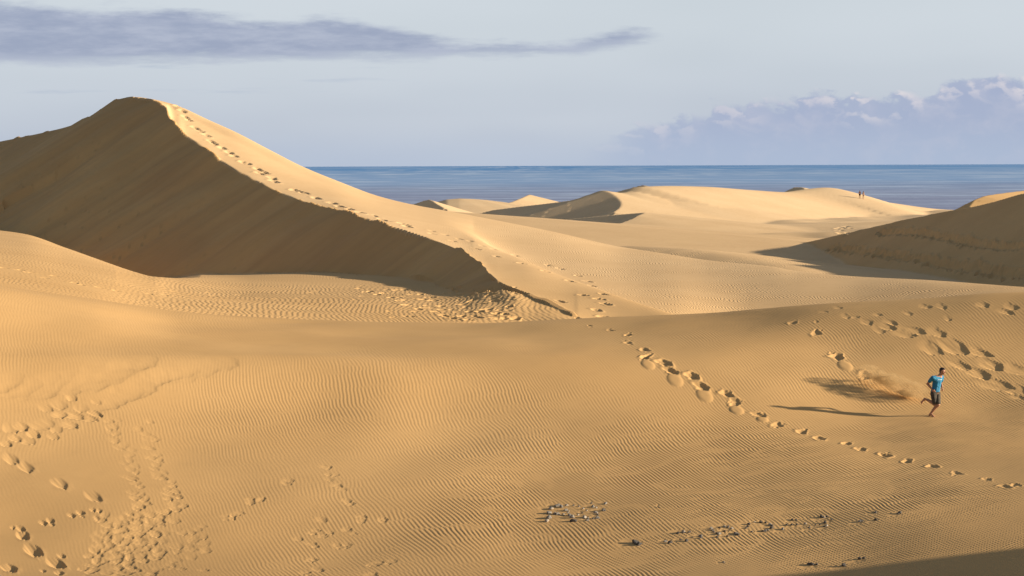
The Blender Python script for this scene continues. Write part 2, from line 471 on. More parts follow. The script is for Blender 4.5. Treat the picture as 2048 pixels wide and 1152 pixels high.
    ql = brink_poly([(1150, 500, 205), (1230, 492, 198), (1287, 493, 192), (1365, 498, 186), (1443, 508, 180), (1521, 522, 174), (1572, 535, 168), (1610, 548, 164)], 1.2)
    L['low'] = tent(X, Y, ql, 0.12, 0.20, EYE - 13, soft=2.5)
    # ---- far dunes
    L['far_a'] = tent(X, Y, brink_poly(ADUNE), 0.30, TANREP, EYE - 12)
    L['far_b'] = tent(X, Y, brink_poly(BDUNE), 0.2, 0.12, EYE - 12, soft=3)
    L['far_c'] = tent(X, Y, brink_poly(CDUNE), 0.5, 0.25, EYE - 12)
    L['far_d'] = np.maximum(tent(X, Y, brink_poly(DDUNE), 0.16, 0.30, EYE - 12), tent(X, Y, brink_poly(DLOW), 0.10, 0.28, EYE - 12))
    L['far_f'] = np.maximum(np.maximum(tent(X, Y, brink_poly(FDUNE, 1.0), 0.3, 0.25, EYE - 12, soft=3.0), tent(X, Y, brink_poly(TIPA), 0.2, TANREP, EYE - 12)), tent(X, Y, brink_poly(TIPB), 0.2, TANREP, EYE - 12))
    return X, Y, L

def combine(X, Y, L):
    S = np.stack([L[n] for n in LAYERS])
    idx = S.argmax(0)
    Z = S[0].copy()
    for n in range(1, len(LAYERS)):
        Z = smax(Z, S[n], 0.35 if n < 5 else 0.25)
    return Z, idx

GRID = {}
for name, azs, R in (('near', AZC, R_near), ('fine', AZ, R_fine), ('far', AZC, R_far)):
    X, Y, L = heights(azs, R)
    slipm = L.pop('slip'); tong = L.pop('tongue')
    Z, idx = combine(X, Y, L)
    GRID[name] = dict(slip=slipm, tongue=tong, az=azs, R=R, X=X, Y=Y, Z=Z, idx=idx)

def terrain_at(u, y):
    """first hit of the sight line through photo pixel (u, y) with the smooth sand"""
    for name in ('near', 'fine', 'far'):
        g = GRID[name]
        p = unproject(u, y, 1.0)
        a = math.atan2(p[0], p[1])
        c = int(np.clip(np.searchsorted(g['az'], a), 1, len(g['az']) - 1))
        w = (a - g['az'][c - 1]) / (g['az'][c] - g['az'][c - 1])
        zc = g['Z'][:, c - 1] * (1 - w) + g['Z'][:, c] * w
        ray = EYE + (p[2] - EYE) * g['R']
        hit = np.where(zc >= ray)[0]
        if len(hit):
            k = hit[0]
            if k == 0:
                r = g['R'][0]
            else:
                d0 = ray[k - 1] - zc[k - 1]; d1 = zc[k] - ray[k]
                r = g['R'][k - 1] + (g['R'][k] - g['R'][k - 1]) * d0 / (d0 + d1 + 1e-9)
            return Vector((r * math.sin(a), r * math.cos(a), EYE + (p[2] - EYE) * r))
    return None

# ------------------------------------------------------------------ wind ripples and footprints
g = GRID['fine']
K0 = 2 * math.pi / 0.118
def ripple_env(size, sa, sb, ang, seed):
    c, s_ = math.cos(ang), math.sin(ang)
    return Tile(512, size, lambda kx, ky: np.exp(-0.5 * (((kx * c + ky * s_) / sa)**2 + ((-kx * s_ + ky * c) / sb)**2)), seed, True)
ENV1 = ripple_env(60.0, 2.8, 4.6, math.radians(14), 21)
ENV2 = ripple_env(60.0, 1.1, 1.8, math.radians(6), 22)

def spots(u, v, lst):
    m = np.zeros_like(u)
    for cu, cv, su, sv, a in lst:
        m = np.maximum(m, a * np.exp(-(((u - cu) / su)**2 + ((v - cv) / sv)**2)))
    return m

class Relief:
    """dents (union of bowls), rims and wiped ripples on one grid"""
    def __init__(s, g):
        s.g = g
        s.dent = np.zeros_like(g['Z']); s.rim = np.zeros_like(g['Z']); s.wipe = np.zeros_like(g['Z'])
    def window(s, c, reach):
        az = s.g['az']; R = s.g['R']
        a = math.atan2(c.x, c.y); r = math.hypot(c.x, c.y)
        j0, j1 = np.searchsorted(az, [a - reach / r, a + reach / r]); i0, i1 = np.searchsorted(R, [r - reach, r + reach])
        return slice(i0, i1 + 1), slice(j0, j1 + 1)
    def bowl(s, c, la, lb, depth, rim=0.25, ang=0.0, asym=1.0, wipe=1.0):
        w = s.window(c, 2.2 * max(la, lb))
        dx = s.g['X'][w] - c.x; dy = s.g['Y'][w] - c.y
        if dx.size == 0:
            return
        ca, sa = math.cos(ang), math.sin(ang)
        a = dx * ca + dy * sa; b = -dx * sa + dy * ca
        a = np.where(a > 0, a * asym, a / asym**0.6)
        q = (a / la)**2 + (b / lb)**2
        th = np.arctan2(b, a); p1 = c.x * 7; p2 = c.y * 5
        rho = np.sqrt(q) * (1 + .12 * np.sin(2 * th + p1) + .11 * np.sin(3 * th + p2) + .08 * np.sin(5 * th + p1 + p2) + .05 * np.sin(9 * th + p2))
        q = rho * rho
        s.dent[w] = np.minimum(s.dent[w], np.where(q < 1, -depth * (1 - q) * (1 + .12 * np.sin(a / la * 5 + p2)), 0))
        if rim:
            s.rim[w] = np.maximum(s.rim[w], rim * depth * (.7 + .5 * np.sin(th * 2 + p2)) * np.exp(-((rho - 1.15) / 0.24)**2))
        s.wipe[w] = np.maximum(s.wipe[w], wipe * smooth(rho, 1.45, 1.0))
    def scoop(s, c, la, lb, depth, ang=0.0, wipe=1.0, edge=.55):
        """wind-softened print: shallow on the left, steep on the right"""
        w = s.window(c, 2.0 * max(la, lb))
        dx = s.g['X'][w] - c.x; dy = s.g['Y'][w] - c.y
        if dx.size == 0:
            return
        ca, sa = math.cos(ang), math.sin(ang)
        a = dx * ca + dy * sa; b = -dx * sa + dy * ca
        a = a + .10 * la * np.sin(b / lb * 5 + c.x * 9) + .06 * la * np.sin(b / lb * 11 + c.y * 7)
        q = (a / la)**2 + (b / lb)**2
        v = -depth * np.clip(1 - q, 0, 1)**edge * np.clip(.5 + .5 * a / la, 0, 1)**1.2 * 1.5
        s.dent[w] = np.minimum(s.dent[w], v)
        s.rim[w] = np.maximum(s.rim[w], .09 * depth * np.exp(-((np.sqrt(q) - 1.15) / .3)**2) * smooth(a / la, -.2, .8))
        s.wipe[w] = np.maximum(s.wipe[w], wipe * smooth(np.sqrt(q), 1.35, .9))
    def lobe(s, c, la, lb, h, ang=0.0):
        w = s.window(c, 1.8 * max(la, lb))
        dx = s.g['X'][w] - c.x; dy = s.g['Y'][w] - c.y
        if dx.size == 0:
            return
        ca, sa = math.cos(ang), math.sin(ang)
        q = ((dx * ca + dy * sa) / la)**2 + ((-dx * sa + dy * ca) / lb)**2
        s.rim[w] = np.maximum(s.rim[w], np.where(q < 1, h * (1 - q * q), 0))
        s.wipe[w] = np.maximum(s.wipe[w], smooth(q, 1.1, 0.8))
RF = Relief(GRID['fine']); RB = Relief(GRID['far'])
def mark(u, y, la, lb, depth, **kw):
    c = terrain_at(u, y)
    if c is None:
        return
    rl = RF if c.xy.length < 151.5 else RB
    if kw.pop('soft', False):
        rl.scoop(c, la, lb, depth, ang=kw.get('ang', 0), wipe=kw.get('wipe', 1), edge=kw.get('edge', .55))
    else:
        rl.bowl(c, la, lb, depth, **kw)

J = random.Random(5)
jit = lambda a: J.uniform(-a, a)
# track of the walker who came down the slope
for u, y, sc in [(1180, 652, .6), (1222, 660, .7), (1258, 669, .9), (1257, 685, .9), (1290, 699, 1.1), (1293, 713, 1.2), (1331, 725, 1.35), (1345, 743, 1.3), (1387, 753, 1.35), (1406, 775, 1.3), (1455, 789, 1.15), (1472, 806, 1.3), (1520, 829, 1.1), (1557, 847, 1.1), (1605, 860, 1.0), (1641, 874, 1.1), (1695, 884, .85), (1724, 897, .95), (1773, 909, 1.1), (1816, 921, 1.05), (1868, 931, .95), (1915, 946, .8), (1976, 958, .75), (2012, 972, .9), (2031, 969, .8),
                 (1588, 647, .95), (1634, 666, 1.1), (1676, 709, 1.5), (1733, 748, 1.4), (1634, 645, .5)]:
    mark(u, y, .165 * sc * (1 + jit(.12)), .27 * sc * (1 + jit(.12)), .056 * sc * (1 + jit(.25)), rim=.26, asym=1.3, ang=jit(.5))
    for rr_ in range(3):
        mark(u + jit(9 * sc), y + jit(5 * sc), .07 + jit(.03), .11 + jit(.04), .022 * sc, rim=.4, ang=jit(1.0), wipe=.7)
for u, y, a, b in [(1296, 730, .24, .55), (1350, 762, .27, .62), (1409, 793, .27, .62), (1473, 821, .24, .45), (1525, 838, .2, .3), (1690, 728, .25, .5)]:
    c = terrain_at(u, y); RF.lobe(c, a, b, .03, ang=.12)
# wind-softened hollows above the runner
for u, y, sc in [(1834, 662, 1.2), (1815, 668, 1.2), (1884, 668, 1.3), (1872, 696, 1.5), (1918, 694, 1.6), (1969, 706, 1.5), (1965, 744, 1.6), (1995, 730, 1.6), (2000, 768, 1.5), (2046, 741, 1.4), (2044, 779, 1.2), (2028, 781, .9), (1779, 655, .9), (1763, 661, .8), (1787, 646, .8), (1740, 646, .8), (1698, 637, .7), (1712, 637, .6), (1855, 615, .7), (1889, 615, .7), (1971, 610, .8), (2017, 622, .9), (2028, 613, .8), (1925, 728, 1.2), (2040, 795, .8), (1760, 632, .6), (1820, 628, .6), (1900, 640, .5), (1680, 620, .5), (1650, 628, .5)]:
    mark(u - 8 * sc, y - 2, .40 * sc * (1 + jit(.25)), .20 * sc * (1 + jit(.25)), .036 * sc * (1 + jit(.3)), soft=True, ang=-1.0 + jit(.3), wipe=.6, edge=.38)
    mark(u - 16 * sc, y - 4 + jit(3), .20 * sc, .30 * sc, .014 * sc, soft=True, ang=jit(.6), wipe=.5, edge=.6)
# eroded trails on the left
for u, y in [(15, 890), (34, 880), (57, 883), (81, 856), (95, 852), (115, 860), (109, 876), (122, 836), (152, 838), (168, 822), (196, 809), (122, 816), (94, 822), (142, 856), (190, 832), (146, 800), (25, 860), (44, 858), (70, 872), (-15, 900), (-40, 905), (175, 842)]:
    mark(u - 4, y - 3, .36 + jit(.10), .21 + jit(.06), .036 + jit(.016), soft=True, ang=-.9 + jit(.45), wipe=.7)
L1 = [(-60, 772), (0, 777), (61, 783), (110, 781), (152, 776), (198, 767), (221, 753), (254, 742), (300, 730)]
L2 = [(225, 812), (250, 797), (274, 782), (317, 761), (368, 751), (419, 738), (470, 727)]
for Lx, dp in ((L1, .085), (L2, .085)):
    for (ua, ya), (ub, yb) in zip(Lx[:-1], Lx[1:]):
        for t in (0.0, .33, .66):
            f = 1.0 if ua < 330 else .55
            mark(ua + (ub - ua) * t - 14, ya + (yb - ya) * t - 7, .62 + jit(.2), .9 + jit(.3), dp * f * .28 * (1 + jit(.4)), soft=True, ang=-.75 + jit(.4), wipe=.5)
TA = [(228, 845), (238, 880), (250, 915), (262, 950), (275, 985), (272, 1015), (245, 1045), (220, 1075), (198, 1105), (180, 1140), (170, 1165)]
TB = [(285, 850), (302, 885), (318, 920), (330, 955), (345, 990), (358, 1012), (330, 1030), (300, 1045), (270, 1075), (255, 1110), (235, 1145)]
for T in (TA, TB):
    for k, ((ua, ya), (ub, yb)) in enumerate(zip(T[:-1], T[1:])):
        for t in (0.0, .17, .33, .5, .67, .83):
            low = smooth(ya, 900, 1020)
            mark(ua + (ub - ua) * t + jit(16), ya + (yb - ya) * t + jit(7), .16 + .16 * J.random(), .10 + .08 * J.random(), .012 + .012 * low + jit(.006), soft=True, ang=-.9 + jit(.5), wipe=.55)
for k in range(70):
    mark(190 + J.random() * 130, 1030 + J.random() * 125, .17 + .15 * J.random(), .11 + .08 * J.random(), .020 + jit(.010), soft=True, ang=-.9 + jit(.5), wipe=.7)
for k in range(34):
    mark(300 + J.random() * 120, 1035 + J.random() * 110, .16 + .16 * J.random(), .10 + .07 * J.random(), .012 + jit(.006), soft=True, ang=-.9 + jit(.5), wipe=.5)
for u, y, sc in [(40, 1056, .8), (45, 1071, 1.35), (65, 1103, 1.6), (110, 1129, 1.55), (18, 1137, 1.4), (25, 1054, .5), (85, 1046, .7), (100, 1042, .8), (103, 1050, .5), (142, 1033, .7), (160, 1028, .8), (163, 1036, .4), (185, 1023, .6), (198, 1025, .6), (193, 1040, .6), (200, 1043, .5), (122, 1115, .7), (118, 1148, .9), (85, 1143, .5), (60, 1160, 1.0)]:
    mark(u, y, .32 * sc * (1 + jit(.15)), .12 * sc, .052 * sc, soft=True, ang=-1.0 + jit(.1), wipe=.8)
for u, y in [(50, 932), (118, 968), (185, 995), (20, 915)]:
    mark(u, y, .55, .20, .045, soft=True, ang=-1.0, wipe=.6, edge=.8)
for u, y in [(648, 935), (676, 975), (690, 1003), (640, 1040), (655, 1066), (626, 1088), (670, 1090), (690, 1088), (700, 1060), (722, 1036), (760, 1036), (612, 1148), (740, 1150), (775, 1125), (660, 955), (620, 1120), (640, 1140), (745, 1135), (600, 1075), (760, 1130), (630, 1060), (505, 1001), (520, 996), (470, 1028), (456, 1037), (575, 965)]:
    for rr_ in range(3):
        mark(u + jit(9), y + jit(5), .13 + J.random() * .12, .08 + J.random() * .07, .010 + J.random() * .014, soft=True, ang=-.8 + jit(.6), wipe=.4)
# trampled patch on the plain
PT = [(185, 110), (270, 135), (325, 160), (370, 150), (440, 185), (500, 210), (545, 205), (565, 245), (545, 120), (620, 130), (670, 160), (740, 185), (790, 210), (770, 185), (850, 255), (870, 285), (935, 285), (715, 270), (660, 280), (800, 300), (875, 335), (905, 105), (1010, 160), (1080, 160), (1120, 200), (1095, 215), (1025, 240), (1190, 235), (1260, 160), (1275, 130), (1180, 135), (1295, 210), (1410, 260), (1165, 300), (1080, 300), (1020, 340), (1080, 370), (1370, 320), (1360, 355), (1460, 355), (1300, 315), (1300, 355), (970, 365), (930, 350), (960, 140), (895, 150), (1290, 190), (700, 200), (610, 160), (980, 120), (1140, 110), (480, 125), (230, 140), (1230, 280), (1150, 345)]
for a, b in PT:
    mark(680 + a / 4.1 - 3, 550 + b / 4.1, .30 + jit(.07), .62 + jit(.15), .135 + jit(.03), rim=.25, asym=1.4, ang=jit(.4))
for k in range(60):
    mark(700 + 330 * J.random()**.7, 572 + 64 * J.random(), .2 + jit(.05), .42, .06 + jit(.02), rim=.3, asym=1.3, ang=jit(.5), wipe=.7)
for u, y in [(40, 540), (60, 545), (90, 556), (110, 552), (150, 566), (165, 570), (200, 575), (235, 582), (300, 588), (330, 590), (350, 583), (420, 585), (430, 592), (480, 590), (520, 596), (555, 598), (600, 598), (615, 592), (625, 585), (636, 582), (10, 536)]:
    mark(u, y, .24, .5, .07, rim=.2, asym=1.4, ang=jit(.3))
# steps up the sunlit flank
for u, y in [(358, 213), (367, 222), (372, 234), (379, 240), (392, 256), (402, 262), (415, 271), (424, 283), (430, 287), (446, 296), (460, 305), (470, 312), (488, 325), (496, 327), (517, 338), (521, 346), (531, 345), (546, 356), (551, 363), (590, 380), (598, 382), (611, 386), (633, 396), (666, 406), (681, 413), (701, 418), (722, 425), (750, 432), (768, 440), (811, 449), (816, 453), (865, 462), (867, 468), (893, 470), (907, 482), (920, 478), (942, 482), (955, 498), (966, 492), (989, 499), (995, 513), (1032, 511), (1046, 527), (1097, 530), (1093, 543), (1121, 537), (1141, 562), (1158, 552), (1178, 563), (1186, 572), (1167, 590), (1208, 588), (1201, 598), (1215, 608), (1195, 620), (1209, 634), (1123, 603)]:
    far = u < 860
    mark(u, y, .42 if far else .30, 1.0 if far else .6, .22 if far else .12, rim=.2, asym=1.3, ang=.4)
# trails over the shaded dune
for k in range(64):
    t = k / 63
    mark(1662 + 386 * t, 494 + 18 * math.sin(t * 2.2) + 42 * t * t + jit(4), .50, 1.3, .45, rim=.3, asym=1.2, ang=jit(.4))
    mark(1762 + 286 * t, 465 + 26 * t - 6 * math.sin(t * 6) + jit(2), .46, 1.2, .40, rim=.3, asym=1.2, ang=jit(.4))
    if k % 2:
        mark(1850 + 198 * t, 520 + 40 * t - 60 * max(0, t - .7) + jit(3), .4, 1.0, .18, rim=.2, ang=jit(.4))
for k in range(14):
    mark(1672 + 34 * J.random(), 452 + 16 * J.random(), .5, 1.3, .22, rim=.3, ang=jit(.4))

STONES_A = [(700, 290, 45), (575, 345, 45), (540, 425, 40), (540, 515, 50), (495, 580, 35), (760, 310, 30), (870, 285, 25), (995, 285, 18), (855, 380, 30), (905, 385, 18), (690, 445, 30), (650, 440, 25), (810, 455, 25), (890, 420, 18), (975, 505, 45), (1000, 575, 38), (930, 470, 30), (1200, 505, 40), (1270, 520, 20), (1255, 560, 22), (1180, 345, 20), (1360, 310, 35), (1420, 325, 20), (1550, 375, 35), (1590, 250, 25), (1410, 420, 28), (1445, 450, 20), (1440, 520, 25), (1440, 490, 15), (1370, 530, 15), (1240, 380, 15), (1160, 425, 18), (1335, 240, 15), (745, 450, 15), (1580, 380, 18), (1100, 300, 14), (1085, 460, 14)]
STONES_A = [(1040 + a / 9.31, 980 + b / 9.31, s / 9.31 / 71.6) for a, b, s in STONES_A]
STONES_B = [(105, 250, 2.2), (125, 262, 1.5), (140, 255), (300, 240), (330, 248, 1.4), (385, 185), (420, 178, 1.4), (460, 178), (400, 230), (440, 236, 1.3), (530, 205), (535, 215), (480, 212, .7), (600, 155, 1.2), (612, 165), (620, 178), (640, 185), (655, 190), (690, 172, .8), (715, 145, 1.3), (740, 152), (725, 165, .8), (710, 205), (640, 210), (770, 190, 1.3), (780, 195), (760, 185), (690, 140, .8), (655, 148, .8), (850, 125, 1.2), (845, 140, .8), (835, 150, .8), (930, 112, 1.2), (960, 115), (990, 128), (1005, 133), (1003, 150), (960, 170, 1.1), (975, 165), (945, 172), (870, 175, .7), (890, 110, .7), (1140, 95, 1.1), (1165, 98, .8), (1135, 130), (1075, 158, 1.2), (1100, 130, .7), (1170, 128), (1225, 122), (1250, 148, .8), (1290, 130, .7), (1330, 78, 1.4), (1350, 80), (1370, 75), (1355, 115, 1.5), (1365, 135), (1350, 140), (1320, 130, .8), (1398, 95, 1.1), (1690, 48, 1.2), (1680, 45, .7), (1600, 105), (1585, 107, 1.3), (1690, 97, 1.1), (1850, 52, 1.4), (1840, 56, 1.1), (685, 375, .8), (260, 15, .7)]
STONES_B = [(1240 + t[0] / 3.303, 1010 + t[1] / 3.303, .040 * (t[2] if len(t) > 2 else 1.0) * (1 + jit(.15))) for t in STONES_B]
STONES_C = [(1240 + a / 3.303, 1010 + b / 3.303, s) for a, b, s in [(1270, 392, .07), (1252, 390, .05), (1300, 393, .045), (1480, 400, .07), (1585, 355, .06), (1612, 351, .045)]]
for u, y, s_ in STONES_A + STONES_B + STONES_C:
    c = terrain_at(u, y)
    RF.wipe[RF.window(c, .01)] = RF.wipe[RF.window(c, .01)]
    c2 = c - Vector((s_ * 2.2, 0, 0))
    RF.bowl(c2, s_ * 3.2, s_ * 2.6, .012, rim=0, wipe=.8)

X, Y, Z = g['X'], g['Y'], g['Z']
PU, PV = project(X, Y, Z)
is_slope = g['idx'] == 0
# carrier phase: crests run away from the viewer, leaning left
ph = K0 * (X * math.cos(math.radians(14)) + .36 * Y - .0024 * (Y - 50)**2)
ph = ph + K0 * (.16 * MEDIUM(X * .30, Y * .30) + .05 * MEDIUM(X * .9 + 31, Y * .9))
A = ENV1(X, Y)
ph1 = ph + np.angle(A)
prof = np.sin(ph1 + .42 * np.sin(ph1)) * np.minimum(1, np.abs(A) / .55)
amp = .0038 + .0036 * smooth(PU, 700, 1800) * smooth(PV, 620, 1000) + .0022 * smooth(PV, 850, 1100) - .0020 * smooth(PU, 500, 100)
amp *= 1 - spots(PU, PV, [(520, 690, 330, 55, .75), (140, 960, 170, 95, .97), (40, 1070, 170, 110, .97), (420, 1100, 90, 70, .7), (160, 640, 260, 40, .5), (760, 690, 240, 45, .5), (1180, 1025, 34, 16, .9), (1120, 1025, 50, 22, .85), (1500, 1052, 170, 14, .6), (330, 790, 60, 18, .8)])
amp *= .66 + .42 * np.clip(MEDIUM(X * .2 + 9, Y * .2), -1, 1) + .22 * np.clip(MEDIUM(X * .7 + 3, Y * .5), -1, 1)
amp *= smooth(X / np.maximum(Y, 1), -.60, -.45) * smooth(X / np.maximum(Y, 1), .60, .45) * smooth(R_fine[:, None], 44.2, 45.2)
# plain: longer ripples
K1 = 2 * math.pi / .30
A2 = ENV2(X, Y)
ph2 = K1 * (X + .10 * Y + .45 * MEDIUM(X * .22 + 5, Y * .22) + .10 * MEDIUM(X * .8, Y * .5)) + np.angle(A2)
prof2 = np.sin(ph2 + .4 * np.sin(ph2)) * np.minimum(1, np.abs(A2) / .5)
on_plain = (g['idx'] == 1).astype(float)
amp2 = .0085 * on_plain * (1 - smooth(R_fine[:, None], 128, 146)) * smooth(PU, 120, 420) * smooth(R_fine[:, None], 91, 96)
wslope = is_slope * (1 - smooth(R_fine[:, None], 90.5, 92.8))
keep = 1 - RF.wipe
g['Z'] = Z + keep * (prof * amp * wslope + prof2 * amp2) + RF.dent + RF.rim + .010 * MEDIUM(X, Y) * wslope + .03 * ROLLING(X * 2.2, Y * 2.2) * wslope
gb = GRID['far']
for gg in (g, gb):
    on = (gg['idx'] == LAYERS.index('large')) & gg['slip']
    along = gg['X'] * .44 - gg['Y'] * .90; down = gg['X'] * .90 + gg['Y'] * .44
    gg['Z'] = gg['Z'] + on * (.10 * MEDIUM(along * .9, down * .10) + .16 * ROLLING(gg['X'] * 1.5, gg['Y'] * 1.5))
gb['Z'] = gb['Z'] + RB.dent + RB.rim
BUMP = {'slope': .25, 'plain': .35, 'large': 1.0, 'dark': .25, 'floor': .3, 'low': 1.0, 'far_a': .1, 'far_b': .1, 'far_c': .3, 'far_d': .5, 'far_f': .15}
for g_ in GRID.values():
    tab = np.array([BUMP[n] for n in LAYERS])
    rp = tab[g_['idx']]
    rp = np.where((g_['idx'] == LAYERS.index('large')) & g_['slip'], 0.04, rp)
    uu_ = 1024 + np.tan(g_['az']) * FPX
    rp = np.where(g_['idx'] == LAYERS.index('large'), rp * smooth(uu_, 700, 1200)[None, :] * (.75 - .60 * g_['tongue']), rp)
    g_['tone'] = (.62 * smooth(g_['Y'], 95, 165) + .38 * smooth(g_['Y'], 260, 400)) * np.where((g_['idx'] == LAYERS.index('large')) & g_['slip'], 0, 1) * np.where(g_['idx'] == LAYERS.index('dark'), .2, 1) * np.where(g_['idx'] == LAYERS.index('plain'), .35, 1)  # paler with distance and on sunlit faces, not shaded ones: light painted into colour
    if g_ is GRID['fine']:
        rp = rp * (1 - wslope) * keep
    g_['ripple'] = rp

# ------------------------------------------------------------------ materials
def new_mat(name):
    m = bpy.data.materials.new(name)
    m.use_nodes = True
    t = NT(m.node_tree)
    t.n.clear()
    out = t.node('ShaderNodeOutputMaterial')
    b = t.node('ShaderNodeBsdfPrincipled')
    t.l.new(b.outputs[0], out.inputs[0])
    return m, t, b, out

def sand_material():
    m, t, b, out = new_mat('sand')
    geo = t.node('ShaderNodeNewGeometry')
    P = geo.outputs['Position']
    n1 = t.noise(P, 0.12, 4, 0.55)
    n2 = t.noise(P, 1.9, 4, 0.6)
    n3 = t.noise(P, 60.0, 2, 0.6)
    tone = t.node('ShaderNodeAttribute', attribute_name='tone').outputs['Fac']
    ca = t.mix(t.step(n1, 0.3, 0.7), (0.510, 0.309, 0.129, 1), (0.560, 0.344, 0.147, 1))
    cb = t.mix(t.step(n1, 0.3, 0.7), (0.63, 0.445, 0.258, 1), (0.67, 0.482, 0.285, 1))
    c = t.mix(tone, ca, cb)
    # darker coarse grains sorted into streaks down the slip face
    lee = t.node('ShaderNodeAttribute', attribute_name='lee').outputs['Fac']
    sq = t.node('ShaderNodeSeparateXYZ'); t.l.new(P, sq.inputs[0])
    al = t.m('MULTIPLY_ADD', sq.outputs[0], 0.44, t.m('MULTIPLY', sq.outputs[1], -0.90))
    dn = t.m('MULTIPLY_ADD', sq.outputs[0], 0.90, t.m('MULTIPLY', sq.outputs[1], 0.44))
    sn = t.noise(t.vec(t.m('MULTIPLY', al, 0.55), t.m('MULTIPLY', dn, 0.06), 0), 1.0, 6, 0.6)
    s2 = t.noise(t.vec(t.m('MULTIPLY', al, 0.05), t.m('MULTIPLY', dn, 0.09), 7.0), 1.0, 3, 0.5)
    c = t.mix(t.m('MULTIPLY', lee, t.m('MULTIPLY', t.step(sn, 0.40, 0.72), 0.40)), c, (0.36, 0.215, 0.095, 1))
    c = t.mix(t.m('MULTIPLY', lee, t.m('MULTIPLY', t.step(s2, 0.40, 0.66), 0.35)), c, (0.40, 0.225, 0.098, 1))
    c = t.mix(t.m('MULTIPLY', t.step(n2, 0.45, 0.8), 0.22), c, (0.43, 0.262, 0.112, 1))
    c = t.mix(t.m('MULTIPLY', t.step(n3, 0.45, 0.75), 0.12), c, (0.34, 0.22, 0.11, 1))
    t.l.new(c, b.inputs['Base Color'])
    b.inputs['Roughness'].default_value = 0.95
    b.inputs['Specular IOR Level'].default_value = 0.12
    # wind ripples and grain too small for the mesh
    sx = t.node('ShaderNodeSeparateXYZ'); t.l.new(P, sx.inputs[0])
    wob = t.m('SUBTRACT', t.noise(P, 0.35, 3, 0.5), 0.5)
    wob2 = t.m('SUBTRACT', t.noise(P, 2.2, 2, 0.5), 0.5)
    ph = t.m('MULTIPLY', t.m('ADD', t.m('MULTIPLY_ADD', sx.outputs[1], 0.22, sx.outputs[0]), t.m('MULTIPLY_ADD', wob, 1.3, t.m('MULTIPLY', wob2, 0.05))), 2 * math.pi / 0.23)
    rip = t.m('SINE', t.m('ADD', ph, t.m('MULTIPLY', t.m('SINE', ph), 0.45)))
    at = t.node('ShaderNodeAttribute', attribute_name='ripple')
    amp = t.m('MULTIPLY', at.outputs['Fac'], t.step(t.noise(P, 0.16, 2, 0.5), 0.30, 0.62))
    h = t.m('MULTIPLY', t.m('MULTIPLY', rip, amp), 0.011)
    h = t.m('ADD', h, t.m('MULTIPLY', n3, 0.0012))
    bp = t.node('ShaderNodeBump')
    bp.inputs['Strength'].default_value = 1.0
    bp.inputs['Distance'].default_value = 1.0
    t.l.new(h, bp.inputs['Height'])
    t.l.new(bp.outputs[0], b.inputs['Normal'])
    return m
SAND = sand_material()

# ------------------------------------------------------------------ terrain meshes
def seam(fine_row, coarse_row):
    fine_row[::2] = coarse_row
    fine_row[1::2] = 0.5 * (coarse_row[:-1] + coarse_row[1:])
seam(GRID['fine']['Z'][0], GRID['near']['Z'][-1])
seam(GRID['fine']['Z'][-1], GRID['far']['Z'][0])
for r_ in (0, -1):
    g = GRID['fine']; c = GRID['near'] if r_ == 0 else GRID['far']
    seam(g['X'][r_], c['X'][-1 if r_ == 0 else 0]); seam(g['Y'][r_], c['Y'][-1 if r_ == 0 else 0])

GROUPS = [
    ('sand_slope', ['slope'], 'broad rippled sand slope crossed by footprints under the runner', 'sand slope'),
    ('sand_plain', ['plain'], 'rippled sand plain with trampled footprints below the large dune', 'sand plain'),
    ('large_dune', ['large'], 'tallest dune with a dark slip face and a sunlit right flank', 'dune'),
    ('shaded_dune', ['dark'], 'dune whose brown shaded face carries two trails of footprints', 'dune'),
    ('sand_flat', ['floor'], 'pale sand flat between the large dune and the far dunes', 'sand flat'),
    ('low_dune', ['low'], 'low rippled dune lying just behind the flank of the large dune', 'dune'),
    ('far_dune', ['far_a'], 'small pointed far dune with a dark triangular face', 'dune'),
    ('far_dune', ['far_b'], 'low rounded sunlit dune between two pointed small dunes by the sea', 'dune'),
    ('far_dune', ['far_c'], 'small sunlit cone-shaped dune in front of the sea', 'dune'),
    ('far_dune', ['far_d'], 'far dune with a dark hooked slip face', 'dune'),
    ('far_dune', ['far_f'], 'long bright far dune ridge where two people stand', 'dune'),
]
